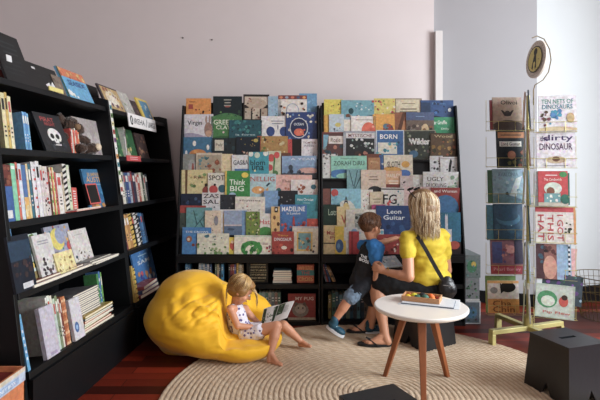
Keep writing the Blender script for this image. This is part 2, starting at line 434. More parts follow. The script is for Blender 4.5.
# ---------------------------------------------------------------- round side table
def side_table():
    C = (.642, 2.555); root = empty('side_table', (C[0], C[1], 0)); tag(root, 'round white side table on three splayed wooden legs', 'table')
    MB().lathe([(.230, .407), (.240, .412), (.245, .42), (.245, .428), (.240, .432)], 72).build('tabletop', mat('white_laminate', 'e4ded6', .3, 8, .02, 0), root, color=False)
    wood = mat('walnut_leg', '8a4f2c', .45, 12, .25, .05, stretch=(6, 6, .6))
    for a in (147, 31, 260):
        ca, sa = math.cos(R(a)), math.sin(R(a)); top = Vector((.075 * ca, .075 * sa, .406)); bot = Vector((.205 * ca, .205 * sa, .0))
        d = Vector((-sa, ca, 0)); e = Vector((ca, sa, 0)); vs = []
        for p, hw, ht in ((bot, .0125, .011), (top, .022, .017)):
            for i, j in ((-1, -1), (1, -1), (1, 1), (-1, 1)): vs.append(p + d * hw * i + e * ht * j)
        MB().add(vs, [(3, 2, 1, 0), (4, 5, 6, 7), (0, 1, 5, 4), (1, 2, 6, 5), (2, 3, 7, 6), (3, 0, 4, 7)]).build('leg', wood, root, bevel=.003, color=False)
    MB().lathe([(.105, .392), (.11, .396), (.11, .405)], 24).build('mount_plate', BLACK, root, color=False)
side_table()

# ---------------------------------------------------------------- black stools with a hand slot and notched sides
STOOL = mat('stool_paint', '0b0d12', .36, 30, .15, .06)
def stool(loc, rz, label, w=.25, h=.286, spread=.02):
    root = empty('stool', (loc[0], loc[1], loc[2] if len(loc) > 2 else 0), rz); tag(root, label, 'stool', 'black box stools')
    a = w / 2; t = .018
    tp = MB()  # top with a slot: four boards round a hole
    sx, sy = .05, .011
    for q in (((-a, -a), (a, -sy)), ((-a, sy), (a, a)), ((-a, -sy), (-sx, sy)), ((sx, -sy), (a, sy))):
        tp.box((q[0][0], q[0][1], h - t), (q[1][0], q[1][1], h))
    tp.build('top', STOOL, root, color=False)
    for i in range(4):
        s = spread; zt = h - t
        out = [(-a - s, 0), (-a * .28, 0), (0, .07), (a * .28, 0), (a + s, 0), (a, zt), (-a, zt)]
        m = Matrix.Rotation(i * math.pi / 2, 4, 'Z') @ Matrix.Translation((0, -a, zt)) @ Matrix.Rotation(-math.atan(s / zt), 4, 'X') @ Matrix.Translation((0, 0, -zt))
        MB().prism(out, 'y', 0, t * .8).build('side_panel', STOOL, root, m, color=False)
    return root
stool((1.384, 2.483, 0), R(18), 'black box stool with a hand slot beside the book spinner')
stool((.315, 1.773, 0), R(24.6), 'black box stool with a hand slot in front of the side table')
stool((.83, 3.21, 0), R(31.6), 'black box stool that the woman in yellow sits on')

# ---------------------------------------------------------------- beanbag
V3 = Vector
def beanbag():
    mb = MB()
    mb.ball((-.665, 3.16, .20), (.345, .38, .23), n=48); mb.ball((-.72, 3.18, .30), (.235, .28, .19), n=48)
    mb.ball((-.50, 3.10, .12), (.37, .35, .135), n=48); mb.ball((-.37, 3.06, .085), (.262, .30, .115), n=48); mb.ball((-.43, 3.30, .17), (.25, .15, .16), n=30)
    mb.cap((-.66, 3.16, .16), .30, (-.42, 3.14, .07), .19)
    c0 = Vector((-.62, 3.12, 0)); dent = Vector((-.585, 2.93, .33))
    def disp(p, nn):
        a = math.atan2(p.y - c0.y, p.x - c0.x); d = 0
        for sa in (-125, -63, 172, -15, 25, 75, 130):                  # panel seams
            da = (a - R(sa) - .5 * (p.z - .2) + math.pi) % (2 * math.pi) - math.pi
            d -= .0035 * math.exp(-(da / .014) ** 2)
            d += .0012 * math.exp(-(da / .12) ** 2) * math.sin(p.z * 150)
        q = p - dent; dist = q.length
        w = math.exp(-(dist / .17) ** 2); ang = math.atan2(q.z, q.x)
        f = math.sin(q.z * 62 + q.x * 26 + 5 * noise.noise(p * 6)); d += math.exp(-((q.x / .19) ** 2 + (q.z / .11) ** 2)) * .012 * f * (1 if p.y < 3.15 else 0)
        d += .0045 * math.exp(-((p.z - .22) / .12) ** 2) * noise.noise(Vector((p.x * 3.5, p.y * 3.5, p.z * 24 + p.x * 6)))
        d += .004 * noise.noise(p * 9)
        cm = math.exp(-((q.x / .17) ** 2 + ((q.z + .01) / .10) ** 2)) * (1 if p.y < 3.2 else 0) + .8 * math.exp(-(((p.x + .44) / .09) ** 2 + ((p.z - .2) / .10) ** 2)) * (1 if p.y < 3.1 else 0)
        if cm > .03:
            r1 = noise.noise(V3((p.x * 5 + p.z * 6, p.y * 4, p.z * 20 - p.x * 7))); r2 = noise.noise(V3((p.x * 16, p.y * 8 + 3, p.z * 13)))
            d -= cm * (.018 * max(0, 1 - abs(r1) * 5.5) + .005 * max(0, 1 - abs(r2) * 6)) - cm * .004
        d -= .016 * math.exp(-(((p.x + .57) / .10) ** 2 + ((p.z - .37) / .05) ** 2)) * (1 if p.y < 3.1 else 0)
        return d
    me = remeshed(mb, .009, 45, .6, disp, 0.004)
    sm = lambda a, b_, x: (lambda t: t * t * (3 - 2 * t))(min(1, max(0, (x - a) / (b_ - a))))
    for v in me.vertices:                                            # hollow where the child sits
        p = v.co
        lim = .108 + .50 * sm(-.435, -.56, p.x) + .50 * sm(3.13, 3.24, p.y) + .012 * noise.noise(p * 14)
        if p.z > lim: v.co.z = lim + (p.z - lim) * .12
    o = link('beanbag', me, mat('yellow_cotton', 'edb51c', .68, 260, .05, .1, sheen=.15))
    q = o.modifiers.new('soften', 'SMOOTH'); q.iterations = 3; q.factor = .5
    tag(o, 'large yellow fabric beanbag with panel seams on the floor under the reading girl', 'beanbag')
beanbag()

# ---------------------------------------------------------------- orange box at the near end of the bookcases
def flower_box():
    x1, y1, zt = -1.117, 1.95, .352; x0, y0 = -1.46, 1.5; t = .008
    o = MB()
    o.box((x0, y0, 0), (x1, y0 + t, zt), 'cc6d22'); o.box((x0, y1 - t, 0), (x1, y1, zt), 'cc6d22')
    o.box((x0, y0, 0), (x0 + t, y1, zt), 'cc6d22'); o.box((x1 - t, y0, 0), (x1, y1, zt), 'd6752a'); o.box((x0, y0, 0), (x1, y1, t), '6d1f18')
    P = lambda u, v, k: (x1 + .0004 * k, y0 + (y1 - y0) * u, zt * v)
    art(o, 'r,0,.84,1,.95,b9c9dd;r,0,.95,1,1,d7cdb6;r,.5,.86,.9,.93,8fb0d8;t,.7,.895,.3,.04,e9eef2,HONEY BOX', P, random.Random(3), 1.2)
    rn = random.Random(9)
    for j in range(16):
        u, v = .08 + .9 * rn.random(), .5 + .3 * rn.random()
        for q in range(5):
            art(o, 'c,%f,%f,.018,.024,efe6dc' % (u + .022 * math.cos(q * 1.256), v + .028 * math.sin(q * 1.256)), P)
    r = o.build('patterned_box', PRINT)
    tag(r, 'open orange box with white flowers and a blue band beside the bookcase end', 'box')
    MB().box((x0 + .012, y0 + .012, .008), (x1 - .012, y1 - .012, zt - .02), '6b1d17').build('lining', mat('red_lining', '6b1d17', .7), r, color=False)
flower_box()

# ---------------------------------------------------------------- picture books on the racks: tier|x0|x1|top|layer|colour|what it looks like|cover print
ORD = ['top', 'second', 'third', 'fourth', 'fifth', 'sixth', 'seventh', 'bottom']
RACK_A = '''0|186|211|98|0|d98a26|orange picture book with small dark figures|r,.1,.55,.28,.75,a33020;s,9,2a2018/6b2c18/8c3a1c,.35,.12,.95,.6,.05;l,.25,.85,.3,1,5a2a12
0|213|242|96|1|14262c|dark teal picture book with small pale title lines|l,.5,.86,.3,3,a9a69a,.11;c,.5,.6,.1,.03,a04a3a;h,.35,3f7a46;s,6,5a8a4a/2c4a3a,0,.2,1,.4,.05
0|243|269|94|0|2a2522|black picture book with a grid of cream pictures|f,1a1715,.03;r,.05,.62,.95,.92,c9b9a4;c,.5,.66,.4,.2,b5a28c;r,.06,.1,.3,.5,b8aa96;r,.36,.1,.64,.5,c2b49e;r,.7,.1,.94,.5,b09c86;s,12,2a2522/7a4a3a,.08,.12,.92,.55,.04;s,7,8a4a3a/4a3a34,.15,.66,.85,.88,.03
0|268|281|96|1|8fb0c6|pale blue picture book with a green fish shape|s,6,6d95b3/a9c3d2,.1,.4,.9,.95,.09;s,3,3a6b5a,.3,.2,.9,.4,.08
0|299|317|93|0|5b93b9|blue speckled picture book behind a white one|s,16,7aadca/3f7aa6/8dbad0,.05,.05,.95,.95,.06
0|278|307|95|1|ded8ce|white picture book with a red band of round pictures|r,0,.85,1,1,7a3430;c,.1,.92,.06,.05,d07a4a;c,.3,.92,.06,.05,8aa0b0;c,.5,.92,.06,.05,d06a4a;c,.7,.92,.06,.05,3a5a7a;c,.9,.92,.06,.05,e09a4a;c,.5,.45,.22,.25,8a9ab0;c,.5,.44,.2,.23,dcd8d2;s,5,b8703a/3a2a24,.05,.3,.25,.7,.05;s,5,a8683a/3a2a24,.78,.3,.95,.7,.05
1|181|210|114|0|d8d6da|white picture book with a pinkish rabbit|t,.36,.66,.5,.22,2c3038,Virgin;h,.3,a39bb0,.2;c,.83,.42,.14,.28,9c7a6c;c,.76,.8,.035,.14,a58b80;c,.88,.82,.035,.14,a58b80;c,.84,.28,.11,.12,c49a7c
1|211|236|116|0|3f7f42|green picture book with white title|t,.5,.76,.8,.2,dfe6d0,GREEN;t,.5,.55,.6,.16,dfe6d0,CLAY;s,5,c23a4a/e0c0c0,.5,.2,.9,.4,.05;h,.2,2c5f34
1|229|262|120|1|1c5560|deep teal picture book with a pale title line|s,26,2f7f80/123c46/3f8f88/0f2f38,.02,.3,.98,.98,.05;t,.5,.3,.6,.09,a9c6c6,la foret;r,0,.0,1,.15,0f3a44
1|261|288|116|1|e0dedb|white picture book with two dark blue wings|c,.35,.38,.16,.2,1f3f7c;c,.85,.38,.16,.2,1f3f7c;l,.6,.8,.5,2,8a8f9a,.1;c,.62,.55,.03,.1,8a8f9a
1|286|317|112|2|1b3a74|navy picture book with a pale wreath and orange creature|s,22,c8c6b0/5a86b8/e0dcc8,.02,.05,.98,.98,.045;c,.42,.45,.3,.36,c9cdd0;c,.42,.45,.27,.33,1a2850;c,.42,.3,.16,.13,d2562c;t,.42,.58,.32,.09,d8dde4,OCEAN;s,5,d2562c/e08a5a,.3,.2,.6,.4,.04
2|181|210|137|0|2f6f92|blue picture book with an orange dog and white birds|c,.5,.25,.3,.22,c97a28;s,10,c97a28/d6903a,.25,.1,.9,.4,.07;c,.38,.72,.06,.12,e8e4dc;c,.85,.55,.05,.12,e8e4dc;c,.1,.3,.04,.12,dfe2e2
2|211|239|138|0|1d2b30|dark picture book with a cream title square|r,.14,.42,.46,.92,cfc9b4;t,.3,.68,.24,.16,54504a,Poly;s,8,27424a/10181c,.5,.1,.98,.9,.08
2|236|260|137|1|12222f|night blue picture book with gold stars and a small crowd|s,9,c9a83a/8a7a3a,.05,.6,.95,.97,.025;s,9,c98a7a/7a3a34/d8b8a0,.2,.08,.75,.42,.06;c,.82,.85,.1,.08,b8a448
2|257|288|136|0|a9813f|mustard picture book crowded with small figures|r,0,0,.12,1,a0421c;s,24,d8c89a/6a7a3a/8a4a24/c9b98a/4a3a24,.14,.1,.95,.95,.055
2|288|303|139|0|191516|black picture book with a red spine band|r,0,0,.28,1,b8241f;s,5,1a1a1a,.03,.1,.25,.9,.03
2|302|318|139|1|dcd8da|white picture book with two short title lines|t,.5,.82,.82,.1,7a4a44,TOMTEN;t,.5,.68,.6,.1,44424a,NISSE;s,4,8a8a94,.2,.15,.8,.45,.05
3|181|198|154|0|8b8f89|grey picture book with a faint figure|c,.55,.5,.22,.28,a8aaa6;c,.6,.42,.07,.22,9a4a3c;h,.25,6b6f66
3|196|222|153|1|c9bba2|cream picture book with a painted brown and teal scene|r,.06,.06,.96,.92,a99c84;s,10,5a8a90/3a6a74,.1,.4,.5,.85,.07;s,12,8a4426/5a2a1c/a85a34,.5,.1,.95,.85,.09
3|219|235|154|0|dcc99a|pale yellow picture book with fine drawing|s,6,8a8a6a/c9a06a,.15,.2,.85,.9,.05;r,.85,0,1,1,5a5048
3|232|250|155|1|d8dada|white picture book with a blue stripe and title|t,.5,.68,.84,.2,3a3c44,GAS&A;r,.15,.0,1,.42,3f6fa8;r,.3,.12,1,.24,9cc0dc
3|249|269|152|2|2598a8|turquoise picture book with pale blossoms|t,.45,.6,.74,.2,16343c,blom;t,.45,.4,.6,.18,16343c,una;c,.1,.93,.13,.1,d8e0d0;c,.42,.88,.14,.11,c9d4c0;c,.85,.94,.13,.1,dfe4d6;c,.3,.3,.05,.04,d8cf9a
3|267|281|151|1|c6c8a8|white picture book with red leaves|c,.3,.75,.25,.14,c22a24;c,.2,.4,.22,.12,b8242a;p,4a7a44,.4,.1,.5,.1,.62,.9,.5,.9;c,.7,.85,.2,.12,c9302a;c,.6,.2,.2,.1,4a7a44
3|279|291|153|0|6a3f2c|dark brown picture book partly covered|s,5,3a2a20/8a5a3a,.1,.1,.9,.9,.1
3|282|317|156|2|6f8fb0|wide blue landscape picture book with dark rocks|r,0,.55,1,1,7f9fc0;c,.75,.35,.3,.14,c79a8e;r,0,0,1,.24,39424e;s,9,2c323c/4a5260,.05,.15,.7,.35,.07;t,.6,.86,.7,.1,cfd6de,A YEAR;c,.25,.5,.06,.12,3a4652
4|179|210|170|0|d8c98e|yellowish picture book with a red-coated figure|p,6a4a2c,.12,.0,.18,.0,.2,1,.12,1;s,10,7a9a5a/5a7a44/a8a060,.2,.35,.9,.9,.055;t,.55,.72,.3,.14,7a4a3a,Rye;c,.78,.24,.1,.16,8f2f24;c,.8,.45,.05,.06,3a2a24;h,.12,5a4a34
4|208|228|173|1|d9d6c6|white picture book with ladybird shapes|t,.45,.8,.8,.2,3a3836,SPOT;c,.28,.33,.22,.17,b8251f;c,.72,.36,.2,.16,2d5f6f;c,.35,.52,.06,.05,1c1a1a
4|225|250|171|2|2a8a3e|bright green picture book with white title|r,0,0,.07,1,d2b23a;t,.5,.58,.64,.2,e6f0e2,Think;t,.48,.34,.56,.2,e6f0e2,BIG;c,.8,.84,.14,.1,e0c62e;c,.3,.06,.16,.14,9cb8d0
4|249|276|174|1|a9ccd2|pale blue picture book with an orange fish|t,.5,.78,.9,.2,b03c2c,NELLIG;c,.34,.32,.24,.16,d99a4a;p,d99a4a,.6,.32,.72,.45,.72,.2;c,.42,.34,.05,.05,f0e8dc;p,2a4a5c,.62,.5,.68,.46,.8,.6,.74,.64
4|274|312|175|0|d9a99c|long pink picture book with small brown pictures|r,.42,.1,.58,.6,8a3a2c;t,.3,.72,.22,.12,5a4a44,The;t,.62,.72,.24,.12,6a4a44,Fete;c,.12,.3,.07,.12,3a6a6a;s,5,b86a4a/8a4a3a,.05,.1,.9,.5,.03
4|292|319|180|1|dbd4cf|pinkish white picture book with a brown dog|s,9,8a4428/a8603a,.25,.3,.55,.75,.06;c,.85,.6,.1,.14,2f6a7a;s,5,7a9a6a/c9a0a0,.1,.05,.9,.3,.04
5|178|203|194|0|16263f|dark navy picture book with a small pale title|s,10,24406a/0f1a2c/3a5a80,.05,.1,.95,.9,.07;t,.5,.25,.3,.14,b8c6d4,Nan
5|202|220|193|1|d6d6d8|white picture book with bold black letters|t,.5,.86,.86,.18,26262a,ZAS;t,.5,.62,.86,.18,26262a,SAL;s,6,5a5a60,.1,.2,.9,.45,.05
5|218|236|195|0|2a3038|charcoal picture book with faint figures|s,10,4a5058/6a6a6a/1c2026,.1,.1,.9,.9,.07
5|264|280|191|0|6f9dc9|plain sky blue picture book behind others|s,4,83add2/5a8abb,.1,.3,.9,.9,.12
5|278|298|191|0|22262c|black picture book with grey engraving|s,16,7a7f84/4a4f54/9a9a96,.1,.1,.95,.9,.05
5|296|319|195|1|2f8f9c|teal picture book with a pale title line|t,.45,.78,.7,.12,dce8e8,Hans Christian;l,.5,.62,.4,1,a9cccc
5|235|265|197|2|ddd8cb|cream picture book sprinkled with tiny pictures|t,.5,.8,.7,.14,6a5a54,rhymes;s,16,b8483a/3a7a8a/8a6a3a/4a4a4a,.05,.1,.95,.55,.022
6|178|204|206|0|9a2a20|dark red picture book with a grey-green scene|r,0,0,1,.75,44504a;s,12,5a6a60/2c3834/7a3a30,.05,.05,.95,.7,.06;c,.35,.15,.05,.1,d8d8cc
6|186|212|208|1|5f9a9e|grey teal picture book with thin branches|p,2c5a60,.1,.05,.14,.05,.9,.9,.86,.9;p,2c5a60,.4,.4,.44,.4,.3,.9,.27,.9;p,2c5a60,.5,.55,.54,.55,.8,.1,.76,.1;s,8,7ab0b0/4a8488,.1,.1,.9,.9,.05
6|205|221|211|2|d9c8b0|beige picture book with a small grey figure|c,.7,.6,.14,.2,8a8a94;s,8,a8684a/6a5a54,.15,.1,.8,.9,.035
6|218|247|210|0|d9d9d6|white picture book with a yellow spine band|r,.18,.0,.3,.85,d9b24a;s,5,b8a86a,.15,.1,.3,.8,.03
6|224|247|211|1|8ea3c0|lavender blue picture book with a calm sea|r,0,0,1,.4,56708f;r,0,.38,1,.44,c6b9bc;r,.78,.0,1,1,6a96c0;c,.3,.25,.16,.05,3a4f6a
6|246|260|212|2|6f8a3a|green picture book covered with small leaves and dots|s,34,3a5a24/b8b84a/d8d8b0/7a3a54/2c4a3a,.02,.02,.98,.98,.07
6|257|274|214|1|dcdcd4|white picture book with red letters and a green hill|t,.45,.62,.6,.22,c2302c,Hat;h,.4,3a8a3e
6|303|319|212|0|c23a20|bright orange red picture book partly covered|r,0,.7,1,1,2f8f9c;s,4,d8502c,.2,.1,.9,.6,.1
6|271|282|207|2|d9b06a|tan picture book with brown spots|c,.3,.62,.13,.07,6a4426;c,.65,.4,.14,.07,5a3a22;c,.4,.2,.12,.06,6a4426;r,.3,.8,.6,.99,2a2a2c;c,.45,.9,.08,.05,e0dcd0
6|280|307|205|2|2f6fae|blue picture book with red flowers and a white title|t,.5,.86,.86,.15,eef0f0,MADELINE;t,.5,.72,.5,.08,d8e0e8,in London;s,26,b3221f/8f1a1c/c93a30,.02,.05,.98,.42,.06;p,b3221f,.46,.35,.56,.35,.53,.62,.49,.62;r,0,0,1,.06,14305a
7|182|211|228|0|2a7ab8|blue picture book with an orange creature|t,.5,.83,.8,.07,d8e6f0,THE CROWS;c,.24,.56,.1,.12,9a5a34;s,10,a83a24/7a2a1c/c0603a,.35,.02,.8,.4,.08;c,.22,.55,.05,.06,d8c8b0
7|197|229|234|1|d9d9c6|pale picture book with a green forest and tiny birds|s,20,5a8a4a/3a6a3a/8aa870,.02,.02,.98,.5,.05;c,.3,.86,.08,.07,3f7a8a;s,5,b8483a/3a5a7a,.1,.6,.9,.92,.03;l,.5,.6,.3,1,9a9a8a
7|226|237|238|0|d9c22e|yellow picture book with a red figure|c,.6,.5,.25,.24,b33a2a;c,.6,.72,.13,.09,d8b89a;s,4,3a3a3a,.2,.1,.9,.3,.06
7|292|305|231|0|4f8a56|green picture book beside a red one|s,7,8a4a34/d8c89a/3a6a3e,.1,.05,.9,.7,.1
7|234|273|236|1|e2dfcf|white picture book with a large green garland shape|r,0,.92,1,.97,b8cdb8;c,.45,.3,.28,.42,2f8f3e;c,.45,.22,.16,.28,e2dfcf;s,14,2f8f3e/1f6f34/6ab04a,.2,.1,.7,.66,.05;s,6,b3382c/7a3a5a,.78,.1,.95,.45,.03;l,.8,.6,.14,2,7a3a5a
7|272|294|232|2|a02a1e|dark red picture book with arched white title|t,.5,.82,.5,.1,d8a02c,Tony;t,.5,.66,.8,.14,dfe3e6,DINOSAUR;s,10,6a1a14/c94a2c/3a1a14,.05,.05,.95,.5,.08;c,.55,.3,.13,.08,e6dccc
7|292|318|227|1|d9d2bd|cream picture book with a yellow framed scene|r,.18,.12,.78,.8,d8b24a;r,.24,.18,.72,.76,6fa3a8;s,10,b8602c/3a5a54/d8c070,.25,.18,.7,.6,.06;r,0,.94,1,1,c6c8cc;s,4,3a3a3a,.7,.05,.95,.3,.04
'''
